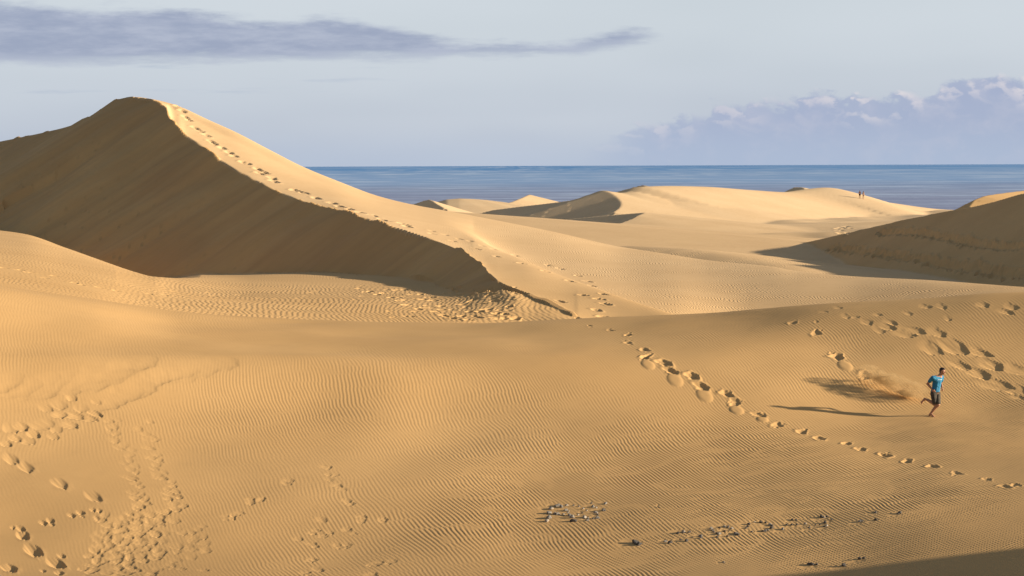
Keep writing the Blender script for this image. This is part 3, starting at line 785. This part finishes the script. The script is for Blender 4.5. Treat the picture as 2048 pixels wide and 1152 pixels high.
def build_terrain():
    for g in GRID.values():
        P = np.stack([g['X'], g['Y'], g['Z']], -1)
        dr = np.gradient(P, axis=0); da = np.gradient(P, axis=1)
        nrm = np.cross(da, dr)
        nrm /= np.linalg.norm(nrm, axis=-1, keepdims=True) + 1e-12
        g['P'], g['nrm'] = P, nrm
    for name, layers, label, cat in GROUPS:
        ids = [LAYERS.index(l) for l in layers]
        vs, ns, fs, rp, tn, sl = [], [], [], [], [], []
        off = 0
        for gname, g in GRID.items():
            M, N = g['Z'].shape
            own = np.isin(g['idx'][:-1, :-1], ids)
            if not own.any():
                continue
            i, j = np.where(own)
            a = i * N + j
            quad = np.stack([a, a + 1, a + N + 1, a + N], 1)
            used, inv = np.unique(quad, return_inverse=True)
            vs.append(g['P'].reshape(-1, 3)[used]); ns.append(g['nrm'].reshape(-1, 3)[used])
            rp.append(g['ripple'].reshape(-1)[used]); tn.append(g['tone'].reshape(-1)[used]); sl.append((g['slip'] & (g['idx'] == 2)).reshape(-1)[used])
            fs.append(inv.reshape(-1, 4) + off)
            off += len(used)
        if not vs:
            continue
        v = np.concatenate(vs); n = np.concatenate(ns); f = np.concatenate(fs); rr = np.concatenate(rp)
        me = bpy.data.meshes.new(name)
        me.vertices.add(len(v)); me.vertices.foreach_set('co', v.astype(np.float32).ravel())
        me.loops.add(f.size); me.loops.foreach_set('vertex_index', f.astype(np.int32).ravel())
        me.polygons.add(len(f))
        me.polygons.foreach_set('loop_start', np.arange(0, f.size, 4, dtype=np.int32))
        me.polygons.foreach_set('use_smooth', np.ones(len(f), dtype=bool))
        me.update(calc_edges=True)
        at = me.attributes.new('ripple', 'FLOAT', 'POINT')
        at.data.foreach_set('value', rr.astype(np.float32))
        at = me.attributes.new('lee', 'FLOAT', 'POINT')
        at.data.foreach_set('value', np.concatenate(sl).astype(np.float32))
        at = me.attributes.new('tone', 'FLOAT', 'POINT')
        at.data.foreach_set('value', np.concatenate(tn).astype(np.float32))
        me.normals_split_custom_set_from_vertices(n.astype(np.float32))
        me.materials.append(SAND)
        o = bpy.data.objects.new(name, me)
        COL.objects.link(o)
        o['kind'] = 'structure'; o['label'] = label; o['category'] = cat
for g in GRID.values():
    if 'ripple' not in g:
        g['ripple'] = np.ones_like(g['Z'])
build_terrain()

# ------------------------------------------------------------------ sea
def sea():
    m, t, b, out = new_mat('sea_water')
    geo = t.node('ShaderNodeNewGeometry')
    sx = t.node('ShaderNodeSeparateXYZ'); t.l.new(geo.outputs['Position'], sx.inputs[0])
    x, y = sx.outputs[0], sx.outputs[1]
    far = t.m('POWER', t.m('DIVIDE', y, 1000.0), 0.5)
    v1 = t.vec(t.m('DIVIDE', x, 900.0), t.m('DIVIDE', 9000.0, t.m('ADD', y, 50.0)), 0)
    n1 = t.noise(v1, 2.2, 6, 0.62)
    n2 = t.noise(v1, 9.0, 5, 0.62)
    deep = t.step(t.m('MULTIPLY_ADD', t.m('SUBTRACT', n1, 0.5), 1500.0, y), 1300.0, 3600.0)
    c = t.mix(deep, (0.215, 0.245, 0.385, 1), (0.195, 0.325, 0.560, 1))
    c = t.mix(t.step(t.m('ADD', y, t.m('MULTIPLY', t.m('SUBTRACT', n1, 0.5), 4000.0)), 5000.0, 16000.0), c, (0.070, 0.225, 0.500, 1))
    n4 = t.noise(t.vec(t.m('DIVIDE', x, 420.0), t.m('DIVIDE', 42000.0, t.m('ADD', y, 50.0)), 4.0), 1.0, 5, 0.6)
    n2 = t.m('MULTIPLY_ADD', t.m('SUBTRACT', n4, 0.5), 0.8, n2)
    c = t.mix(t.m('MULTIPLY', t.step(n2, 0.44, 0.70), 0.75), c, (0.420, 0.520, 0.690, 1))
    t.l.new(c, b.inputs['Base Color'])
    b.inputs['Roughness'].default_value = 0.45
    b.inputs['Specular IOR Level'].default_value = 0.06
    wv = t.noise(geo.outputs['Position'], 0.12, 4, 0.6)
    bp = t.node('ShaderNodeBump'); bp.inputs['Strength'].default_value = 0.6; bp.inputs['Distance'].default_value = 1.2
    t.l.new(wv, bp.inputs['Height']); t.l.new(bp.outputs[0], b.inputs['Normal'])
    bm = bmesh.new()
    rings = [250, 500, 1000, 2000, 4000, 9000, 20000, 60000, 220000]
    n = 96
    prev = [bm.verts.new((r * 0, 0, 0)) for r in [0]]
    loops = []
    for r in rings:
        loops.append([bm.verts.new((r * math.cos(2 * math.pi * k / n), r * math.sin(2 * math.pi * k / n), 0)) for k in range(n)])
    for k in range(n):
        bm.faces.new((prev[0], loops[0][k], loops[0][(k + 1) % n]))
    for a, b_ in zip(loops[:-1], loops[1:]):
        for k in range(n):
            bm.faces.new((a[k], b_[k], b_[(k + 1) % n], a[(k + 1) % n]))
    me = bpy.data.meshes.new('sea'); bm.to_mesh(me); bm.free()
    me.materials.append(m)
    o = bpy.data.objects.new('sea', me); COL.objects.link(o)
    o['kind'] = 'structure'; o['label'] = 'blue sea reaching the horizon behind the dunes'; o['category'] = 'sea'
sea()

# ------------------------------------------------------------------ small helpers for things
def tag(o, label, cat, group=None, kind=None):
    o['label'] = label; o['category'] = cat
    if group: o['group'] = group
    if kind: o['kind'] = kind
    return o

def simple_mat(name, color, rough=0.8, noise_scale=0.0, noise_color=None, fac=0.5, spec=0.3):
    m, t, b, out = new_mat(name)
    if noise_scale:
        tcn = t.node('ShaderNodeTexCoord')
        n = t.noise(tcn.outputs['Object'], noise_scale, 4, 0.6)
        t.l.new(t.mix(t.m('MULTIPLY', t.step(n, 0.40, 0.62), fac), (*color, 1), (*noise_color, 1)), b.inputs['Base Color'])
    else:
        b.inputs['Base Color'].default_value = (*color, 1)
    b.inputs['Roughness'].default_value = rough
    b.inputs['Specular IOR Level'].default_value = spec
    return m

_sph = None
def unit_sphere():
    global _sph
    if _sph is None:
        bm = bmesh.new(); bmesh.ops.create_icosphere(bm, subdivisions=2, radius=1.0)
        _sph = [v.co.copy() for v in bm.verts]; bm.free()
    return _sph

class Blob:
    """union of convex hulls over ellipsoids, later fused into one skin"""
    def __init__(s):
        s.v = []; s.f = []
    def hull(s, *balls):
        bm = bmesh.new()
        for c, r in balls:
            rr = Vector((r, r, r)) if not hasattr(r, '__len__') else Vector(r)
            for p in unit_sphere():
                bm.verts.new(Vector(c) + Vector((p.x * rr.x, p.y * rr.y, p.z * rr.z)))
        res = bmesh.ops.convex_hull(bm, input=bm.verts)
        bmesh.ops.delete(bm, geom=list({e for e in res['geom_interior'] if isinstance(e, bmesh.types.BMVert)}), context='VERTS')
        bm.verts.ensure_lookup_table(); bm.normal_update()
        off = len(s.v); bm.verts.index_update()
        s.v += [v.co.copy() for v in bm.verts]; s.f += [[off + v.index for v in f.verts] for f in bm.faces]
        bm.free()
    def chain(s, pts, radii):
        for k in range(len(pts) - 1):
            s.hull((pts[k], radii[k]), (pts[k + 1], radii[k + 1]))
    def skin(s, name, voxel, smooth_n, mat, parent=None, factor=0.5):
        me = bpy.data.meshes.new(name); me.from_pydata([tuple(v) for v in s.v], [], s.f)
        tmp = bpy.data.objects.new('tmp', me); COL.objects.link(tmp)
        r = tmp.modifiers.new('r', 'REMESH'); r.mode = 'VOXEL'; r.voxel_size = voxel
        if smooth_n:
            sm = tmp.modifiers.new('s', 'SMOOTH'); sm.iterations = smooth_n; sm.factor = factor
        dg = bpy.context.evaluated_depsgraph_get()
        out = bpy.data.meshes.new_from_object(tmp.evaluated_get(dg))
        bpy.data.objects.remove(tmp); bpy.data.meshes.remove(me)
        out.name = name
        out.materials.clear(); out.materials.append(mat)
        out.polygons.foreach_set('use_smooth', np.ones(len(out.polygons), dtype=bool))
        o = bpy.data.objects.new(name, out); COL.objects.link(o); o.parent = parent
        return o

V = Vector
SKIN = simple_mat('skin', (0.36, 0.185, 0.115), 0.55, 14.0, (0.31, 0.15, 0.092), 0.5)
SKIN_PALE = simple_mat('skin_fair', (0.46, 0.27, 0.18), 0.55)
HAIR = simple_mat('dark_hair', (0.022, 0.014, 0.010), 0.5, 60.0, (0.05, 0.03, 0.02), 0.6)

def frame(f):
    """right / forward / up axes of a body part facing f"""
    f = V((f[0], f[1], 0)).normalized()
    return V((f.y, -f.x, 0)), f, V((0, 0, 1))

def head(bl, c, face, k=1.0, neck=None):
    rt, f, up = frame(face)
    P = lambda a, b, d: c + (rt * a + f * b + up * d) * k
    bl.hull((P(0, -.012, .03), (.074 * k, .088 * k, .088 * k)), (P(0, .018, .0), (.066 * k, .075 * k, .085 * k)))
    bl.hull((P(0, .022, -.02), .060 * k), (P(0, .052, -.088), .028 * k))               # jaw and chin
    bl.hull((P(0, .082, -.005), .010 * k), (P(0, .104, -.030), .013 * k), (P(0, .084, -.038), .016 * k))   # nose
    bl.hull((P(-.045, .070, .022), .012 * k), (P(.045, .070, .022), .012 * k))           # brow
    bl.hull((P(-.022, .078, -.058), .009 * k), (P(.022, .078, -.058), .009 * k))         # lips
    for s_ in (-1, 1):
        bl.hull((P(.075 * s_, -.005, .010), (.010 * k, .014 * k, .020 * k)), (P(.073 * s_, .0, -.020), .010 * k))
    if neck is not None:
        bl.hull((P(0, -.012, -.06), .052 * k), (neck, .060 * k))

def hand(bl, wrist, knuck, side, face_dir, k=1.0, curl=1.0):
    """palm from wrist to knuckles, four curled fingers and a thumb leaving the side of the palm"""
    d = (knuck - wrist).normalized()
    w = V(side).normalized(); w = (w - d * w.dot(d)).normalized()
    n = V(face_dir); n = (n - d * n.dot(d) - w * n.dot(w)).normalized()
    bl.hull((wrist, .024 * k), (knuck + w * .028 * k, .013 * k), (knuck - w * .028 * k, .013 * k))
    for i, ln in enumerate((.085, .095, .088, .068)):
        b = knuck + w * (.033 - .022 * i) * k
        p1 = b + (d * .75 + n * .45 * curl) * ln * .45 * k
        p2 = p1 + (d * .05 + n * .9 * curl - d * .35 * curl) * ln * .34 * k
        p3 = p2 + (-d * .75 * curl + n * .25) * ln * .26 * k
        bl.chain([b, p1, p2, p3], [.0100 * k, .0095 * k, .0090 * k, .0080 * k])
    t0 = wrist + (knuck - wrist) * .35 + w * .022 * k
    t1 = t0 + (w * .75 + d * .55 + n * .35) * .036 * k
    t2 = t1 + (d * .65 + n * .6 - w * .15) * .034 * k
    bl.chain([t0, t1, t2], [.0135 * k, .0115 * k, .0092 * k])

def foot(bl, ankle, toe, k=1.0, up=V((0, 0, 1))):
    d = (toe - ankle)
    heel = ankle - V((d.x, d.y, 0)).normalized() * .045 * k - up * .045 * k
    mid = ankle + d * .45
    s_ = d.cross(up).normalized()
    bl.hull((ankle, .038 * k), (heel, .030 * k), (mid + up * .005, (.034 * k, .034 * k, .028 * k)))
    bl.hull((mid, .030 * k), (toe + s_ * .022 * k, .015 * k), (toe - s_ * .026 * k, .013 * k))
    for i in range(5):
        b = toe + s_ * (.030 - .0145 * i) * k - d.normalized() * .01 * k * i
        bl.chain([b - d.normalized() * .02 * k, b + d.normalized() * (.030 - .004 * i) * k], [.0115 * k, (.0105 if i == 0 else .0080) * k])

# ------------------------------------------------------------------ the runner
def runner():
    g0 = terrain_at(1862, 832)
    root = bpy.data.objects.new('person', None); COL.objects.link(root)
    root.empty_display_size = 0.3
    root.location = g0 + V((0, 0, -.015))
    tag(root, 'barefoot man in a blue T-shirt and dark shorts running down the sand slope', 'person')
    fb = V((.50, -.87, 0)); rt = V((-.87, -.50, 0))
    neck = V((.275, -.03, 1.365)); hd = V((.345, -.075, 1.50))
    shR, shL = V((.02, -.10, 1.285)), V((.365, .10, 1.285))
    elR, haR = V((-.115, .06, 1.075)), V((.045, -.10, .855))
    elL, haL = V((.385, .30, 1.06)), V((.395, .07, .890))
    pel = V((.137, .0, .79))
    hpR, hpL = V((.055, -.048, .76)), V((.22, .048, .76))
    knL, anL, toL = V((.205, -.165, .405)), V((-.02, .0, .085)), V((.075, -.13, .022))
    knR, anR, toR = V((.10, -.12, .40)), V((-.17, .20, .565)), V((-.275, .245, .425))
    chest = (shR + shL) / 2 + V((.0, -.01, -.10)); belly = chest * .45 + pel * .55
    b = Blob()
    head(b, hd, (.80, -.60), 1.0, neck)
    b.hull((chest, (.145, .115, .13)), (shR + V((.02, 0, 0)), .062), (shL - V((.02, 0, 0)), .062), (neck + V((0, 0, -.04)), .06))
    b.hull((chest, (.14, .11, .12)), (belly, (.125, .10, .10)))
    b.hull((belly, (.125, .10, .10)), (pel, (.135, .11, .09)), (hpR, .085), (hpL, .085))
    for sh, el, ha, w_ in ((shR, elR, haR, V((.5, -.3, .5))), (shL, elL, haL, V((-.3, -.6, .5)))):
        b.chain([sh, sh * .5 + el * .5, el], [.058, .048, .040])
        wr = el + (ha - el) * .80
        b.chain([el, el * .6 + wr * .4 , wr], [.040, .041, .027])
        hand(b, wr, el + (ha - el) * 1.10, (0, 0, 1), w_, 1.0)
    for hp, kn, an, to in ((hpL, knL, anL, toL), (hpR, knR, anR, toR)):
        b.chain([hp, hp * .5 + kn * .5, kn], [.090, .078, .056])
        calf = kn * .65 + an * .35 - (to - an).normalized() * .022
        b.chain([kn, calf, an], [.054, .056, .034])
    foot(b, anL, toL)
    foot(b, anR, toR, up=V((.55, .25, .6)).normalized())
    b.skin('body', .0065, 3, SKIN, root)
    # hair cap
    rt_h, f_h, up_h = frame((.80, -.60))
    h = Blob()
    h.hull((hd - f_h * .022 + V((0, 0, .045)), (.079, .090, .084)), (hd + f_h * .035 + V((0, 0, .078)), (.055, .055, .045)))
    h.hull((hd - f_h * .045 + V((0, 0, .0)), (.068, .062, .075)), (hd - f_h * .03 + V((0, 0, .05)), .078))
    h.skin('hair', .007, 2, HAIR, root)
    eye_me = bpy.data.meshes.new('eye'); bm = bmesh.new(); bmesh.ops.create_uvsphere(bm, u_segments=8, v_segments=6, radius=.0105); bm.to_mesh(eye_me); bm.free()
    eye_me.materials.append(HAIR)
    for s_ in (-1, 1):
        e = bpy.data.objects.new('eye', eye_me); COL.objects.link(e); e.parent = root
        e.location = hd + rt_h * .030 * s_ + f_h * .074 + V((0, 0, .004))
    # T-shirt
    m, t, bs, out = new_mat('blue_shirt')
    tcn = t.node('ShaderNodeTexCoord')
    n = t.noise(tcn.outputs['Object'], 9.0, 4, .6)
    t.l.new(t.mix(t.step(n, .35, .7), (.005, .13, .26, 1), (.012, .20, .36, 1)), bs.inputs['Base Color'])
    bs.inputs['Roughness'].default_value = .75
    wv = t.noise(tcn.outputs['Object'], 16.0, 3, .5)
    bp = t.node('ShaderNodeBump'); bp.inputs['Strength'].default_value = .8; bp.inputs['Distance'].default_value = .03
    t.l.new(wv, bp.inputs['Height']); t.l.new(bp.outputs[0], bs.inputs['Normal'])
    c = Blob()
    c.hull((chest, (.158, .128, .135)), (shR + V((.015, 0, .004)), .074), (shL - V((.015, 0, -.004)), .074), (neck + V((-.01, .0, -.075)), .066))
    c.hull((chest, (.155, .125, .125)), (belly, (.142, .118, .10)))
    c.hull((belly, (.142, .118, .10)), (pel + V((-.005, 0, .04)), (.152, .128, .055)))
    for sh, el in ((shR, elR), (shL, elL)):
        c.chain([sh, sh * .45 + el * .55], [.076, .064])
    shirt = c.skin('shirt', .008, 4, m, root)
    # pale chest print: a short row of strokes across the front
    PRINT = simple_mat('pale_print', (.55, .72, .78), .8)
    dg = bpy.context.evaluated_depsgraph_get()
    from mathutils.bvhtree import BVHTree
    tree = BVHTree.FromObject(shirt, dg)
    vv, ff = [], []
    for k in range(9):
        for part in range(2):
            u0 = -.085 + k * .0195; w_ = .008 if part == 0 else .013
            z0, z1 = (1.215, 1.243) if part == 0 else (1.224 + .006 * (k % 3), 1.231 + .006 * (k % 3))
            quad = []
            for du_, z_ in ((u0, z0), (u0 + w_, z0), (u0 + w_, z1), (u0, z1)):
                o_ = V((chest.x, chest.y, z_)) - rt * du_ + fb * .6 + V((.02, 0, 0))
                hit = tree.ray_cast(o_, -fb)
                p_ = hit[0] + fb * .004 if hit[0] is not None else None
                quad.append(p_)
            if all(q is not None for q in quad):
                i0 = len(vv); vv += [tuple(q) for q in quad]; ff.append((i0, i0 + 1, i0 + 2, i0 + 3))
    me = bpy.data.meshes.new('chest_print'); me.from_pydata(vv, [], ff); me.materials.append(PRINT)
    o = bpy.data.objects.new('chest_print', me); COL.objects.link(o); o.parent = shirt
    # shorts
    SHORTS = simple_mat('olive_shorts', (.075, .062, .045), .85, 11.0, (.028, .024, .020), .8)
    s2 = Blob()
    s2.hull((pel + V((0, 0, .035)), (.146, .122, .05)), (hpR, .098), (hpL, .098))
    for hp, kn in ((hpL, knL), (hpR, knR)):
        s2.hull((hp, .102), (hp * .12 + kn * .88 + V((0, 0, .02)), .082))
    s2.skin('shorts', .008, 3, SHORTS, root)
    return root
RUNNER = runner()

def bather(u, y, face, label, shorts_col, skin, arm_out):
    p = terrain_at(u, y)
    root = bpy.data.objects.new('person', None); COL.objects.link(root); root.location = p + V((0, 0, -.03)); root.empty_display_size = .3
    tag(root, label, 'person')
    rt, f, up = frame(face)
    P = lambda a, b_, d: rt * a + f * b_ + up * d
    b = Blob()
    head(b, P(0, .01, 1.60), face, 1.0, P(0, 0, 1.44))
    b.hull((P(0, 0, 1.28), (.15, .12, .14)), (P(-.17, 0, 1.39), .055), (P(.17, 0, 1.39), .055), (P(0, 0, 1.44), .06))
    b.hull((P(0, 0, 1.28), (.14, .11, .13)), (P(0, 0, 1.05), (.125, .10, .10)))
    b.hull((P(0, 0, 1.05), (.125, .10, .10)), (P(0, 0, .92), (.145, .12, .10)))
    for s_ in (-1, 1):
        sh = P(.18 * s_, 0, 1.38)
        el = P((.25 if s_ > 0 else .24) * s_, -.06, 1.10); wr = P(.23 * s_, .06 + arm_out * .12, .88)
        b.chain([sh, el, wr], [.055, .040, .028])
        hand(b, wr, wr + P(.0, .02, -.09), f, (-rt * s_), 1.0, .5)
        hp, kn, an = P(.085 * s_, 0, .90), P(.095 * s_, .03 * s_, .49), P(.10 * s_, .04 * s_, .09)
        b.chain([hp, hp * .5 + kn * .5, kn, kn * .65 + an * .35 - f * .02, an], [.09, .078, .055, .054, .036])
        foot(b, an, an + P(.01 * s_, .15, -.065))
    b.skin('body', .011, 2, skin, root)
    h = Blob()
    h.hull((P(0, -.015, 1.645), (.082, .094, .084)), (P(0, -.045, 1.60), (.072, .07, .085)))
    h.skin('hair', .010, 2, HAIR, root)
    s2 = Blob()
    s2.hull((P(0, 0, .96), (.155, .132, .06)), (P(-.085, 0, .88), .102), (P(.085, 0, .88), .102))
    for s_ in (-1, 1):
        s2.hull((P(.085 * s_, 0, .88), .102), (P(.092 * s_, .015 * s_, .66), .085))
    s2.skin('shorts', .011, 2, simple_mat('swim_shorts', shorts_col, .8), root)
bather(1719.5, 396.6, (.45, .9), 'distant bare-backed person in dark shorts standing on the far dune ridge', (.02, .014, .014), SKIN, 0)
bather(1726.8, 398.0, (.75, .66), 'distant tanned person in sand-coloured shorts standing on the far dune ridge', (.30, .19, .12), SKIN_PALE, 1)

# ------------------------------------------------------------------ stones
def stones():
    mats = [simple_mat('stone_grey', (.10, .090, .080), .9, 22.0, (.34, .31, .27), .7), simple_mat('stone_dark', (.050, .044, .040), .9, 22.0, (.14, .125, .11), .6), simple_mat('stone_pale', (.30, .26, .21), .9, 22.0, (.24, .20, .16), .7)]
    shapes = []
    R_ = random.Random(3)
    for k in range(9):
        bm = bmesh.new(); bmesh.ops.create_icosphere(bm, subdivisions=2, radius=1.0)
        planes = [(V((R_.gauss(0, 1), R_.gauss(0, 1), R_.gauss(0, .8))).normalized(), R_.uniform(.55, .85)) for _ in range(9)]
        for v in bm.verts:
            for n, d in planes:
                e = v.co.dot(n) - d
                if e > 0:
                    v.co -= n * e * .92
            v.co += v.co.normalized() * R_.uniform(-.03, .03)
            v.co.x *= 1.15; v.co.z *= .85
        me = bpy.data.meshes.new('stone'); bm.to_mesh(me); bm.free()
        me.materials.append(mats[k % 3])
        shapes.append(me)
    def place(lst, label_fn, group, pick):
        for i, (u, y, s_) in enumerate(lst):
            c = terrain_at(u, y + 1)
            o = bpy.data.objects.new('stone', shapes[pick(i, s_)]); COL.objects.link(o)
            k = s_ * R_.uniform(.95, 1.3) * (1.25 if group == 'stones in the square patch' else 1.0)
            o.scale = (k * R_.uniform(.9, 1.2), k * R_.uniform(.85, 1.1), k * R_.uniform(.85, 1.15))
            o.rotation_euler = (R_.uniform(-.4, .4), R_.uniform(-.4, .4), R_.uniform(0, 6.28))
            o.location = c + V((0, 0, k * .16))
            tag(o, label_fn(i, s_), 'stone', group)
    tint = ('grey', 'blackish', 'pale')
    PA = lambda i, s_: (0, 2, 3, 0, 5, 6, 8, 1)[i % 8]
    PB = lambda i, s_: (1, 4, 7, 0, 1, 4, 2)[i % 7]
    PC = lambda i, s_: (1, 4, 7)[i % 3]
    size = lambda s_: 'fist-sized' if s_ > .055 else 'small' if s_ > .034 else 'tiny'
    place(STONES_A, lambda i, s_: f'{size(s_)} {tint[PA(i, s_) % 3]} stone in the loose square patch of stones on the rippled slope', 'stones in the square patch', PA)
    def row_label(i, s_):
        u = STONES_B[i][0]
        where = 'among the scattered start of the long stone row, towards the square patch' if u < 1400 else 'in the two rough rings of the long stone row' if u < 1555 else 'in the thinning middle of the long stone row' if u < 1690 else 'in the sparse end of the long stone row, below the runner'
        return f'{size(s_)} {tint[PB(i, s_) % 3]} stone {where}'
    place(STONES_B, row_label, 'stones in the long row', PB)
    place(STONES_C, lambda i, s_: 'blackish stone lying apart below the long stone row, by the shadow edge' if i != 3 else 'single blackish stone lying alone near the shadow edge', 'stones at the shadow edge', PC)
stones()

# ------------------------------------------------------------------ sand thrown up behind the runner
def dust():
    a = terrain_at(1846, 806); b_ = terrain_at(1716, 762)
    ax = (b_ - a); L_ = ax.length
    xh = ax.normalized(); yh = V((0, 0, 1)).cross(xh).normalized(); zh = xh.cross(yh)
    rot = Matrix((xh, yh, zh)).transposed()
    m = bpy.data.materials.new('flying_sand'); m.use_nodes = True
    t = NT(m.node_tree); t.n.clear()
    out = t.node('ShaderNodeOutputMaterial')
    pv = t.node('ShaderNodeVolumePrincipled')
    tcn = t.node('ShaderNodeTexCoord')
    sx = t.node('ShaderNodeSeparateXYZ'); t.l.new(tcn.outputs['Object'], sx.inputs[0])
    x, y, z = sx.outputs
    mp = t.node('ShaderNodeMapping'); mp.inputs['Scale'].default_value = (1.0, 1.6, 1.9)
    t.l.new(tcn.outputs['Object'], mp.inputs['Vector'])
    n1 = t.noise(mp.outputs[0], 2.6, 6, .62, .6)
    n2 = t.noise(mp.outputs[0], 7.5, 4, .6, .3)
    def ell(cx, cy, cz, rx, ry, rz):
        q = t.m('ADD', t.m('ADD', t.m('POWER', t.m('ABSOLUTE', t.m('DIVIDE', t.m('SUBTRACT', x, cx), rx)), 2.0), t.m('POWER', t.m('ABSOLUTE', t.m('DIVIDE', t.m('SUBTRACT', y, cy), ry)), 2.0)), t.m('POWER', t.m('ABSOLUTE', t.m('DIVIDE', t.m('SUBTRACT', z, cz), rz)), 2.0))
        return t.m('MAXIMUM', t.m('SUBTRACT', 1.0, q), 0.0)
    d = t.m('MULTIPLY', ell(L_ * .14, 0, .34, .50, .32, .34), 13.0)
    d = t.m('ADD', d, t.m('MULTIPLY', ell(L_ * .42, 0, .36, .90, .34, .34), 21.0))
    d = t.m('ADD', d, t.m('MULTIPLY', ell(L_ * .80, 0, .34, .70, .36, .38), 19.0))
    d = t.m('ADD', d, t.m('MULTIPLY', ell(L_ * .27, .0, .13, .38, .22, .13), 130.0))
    d = t.m('MULTIPLY', d, t.m('MULTIPLY', t.step(n1, .44, .62), t.m('MULTIPLY_ADD', t.step(n2, .35, .70), 1.2, .25)))
    pv.inputs['Color'].default_value = (.68, .51, .285, 1)
    pv.inputs['Anisotropy'].default_value = .25
    t.l.new(d, pv.inputs['Density'])
    t.l.new(pv.outputs[0], out.inputs['Volume'])
    bm = bmesh.new(); bmesh.ops.create_cube(bm, size=1.0)
    for v in bm.verts:
        v.co = V((v.co.x * (L_ + 1.6) + L_ / 2, v.co.y * .9, v.co.z * 1.0 + .42))
    me = bpy.data.meshes.new('sand_spray'); bm.to_mesh(me); bm.free(); me.materials.append(m)
    o = bpy.data.objects.new('sand_spray', me); COL.objects.link(o)
    o.matrix_world = Matrix.Translation(a) @ rot.to_4x4()
    tag(o, 'plume of kicked-up sand hanging behind the running man', 'sand spray', kind='stuff')
    # coarser clumps of the same spray
    G = random.Random(12)
    vv, ff = [], []
    def grain(p, r):
        i0 = len(vv)
        for k in range(4):
            q = V((G.gauss(0, 1), G.gauss(0, 1), G.gauss(0, 1))).normalized() * r
            vv.append(tuple(p + q))
        ff.extend([(i0, i0 + 1, i0 + 2), (i0, i0 + 2, i0 + 3), (i0, i0 + 3, i0 + 1), (i0 + 1, i0 + 3, i0 + 2)])
    for k in range(1500):
        f = G.random()
        if f < .55:
            s_ = G.random(); p = V((L_ * (.10 + .34 * s_) + G.gauss(0, .07), G.gauss(0, .08), .05 + .30 * (1 - s_)**2 * G.random() + abs(G.gauss(0, .055))))
        elif f < .85:
            p = V((L_ * G.uniform(.1, 1.0), G.gauss(0, .14), abs(G.gauss(.12, .14))))
        else:
            p = V((L_ * G.uniform(-.05, .2), G.gauss(0, .12), abs(G.gauss(.25, .2))))
        grain(p, G.uniform(.004, .011))
    me = bpy.data.meshes.new('sand_grains'); me.from_pydata(vv, [], ff)
    me.materials.append(simple_mat('flying_grains', (.40, .295, .18), .95))
    o2 = bpy.data.objects.new('sand_grains', me); COL.objects.link(o2); o2.matrix_world = o.matrix_world.copy()
    tag(o2, 'loose grains of sand flying behind the running man', 'sand spray', kind='stuff')
dust()
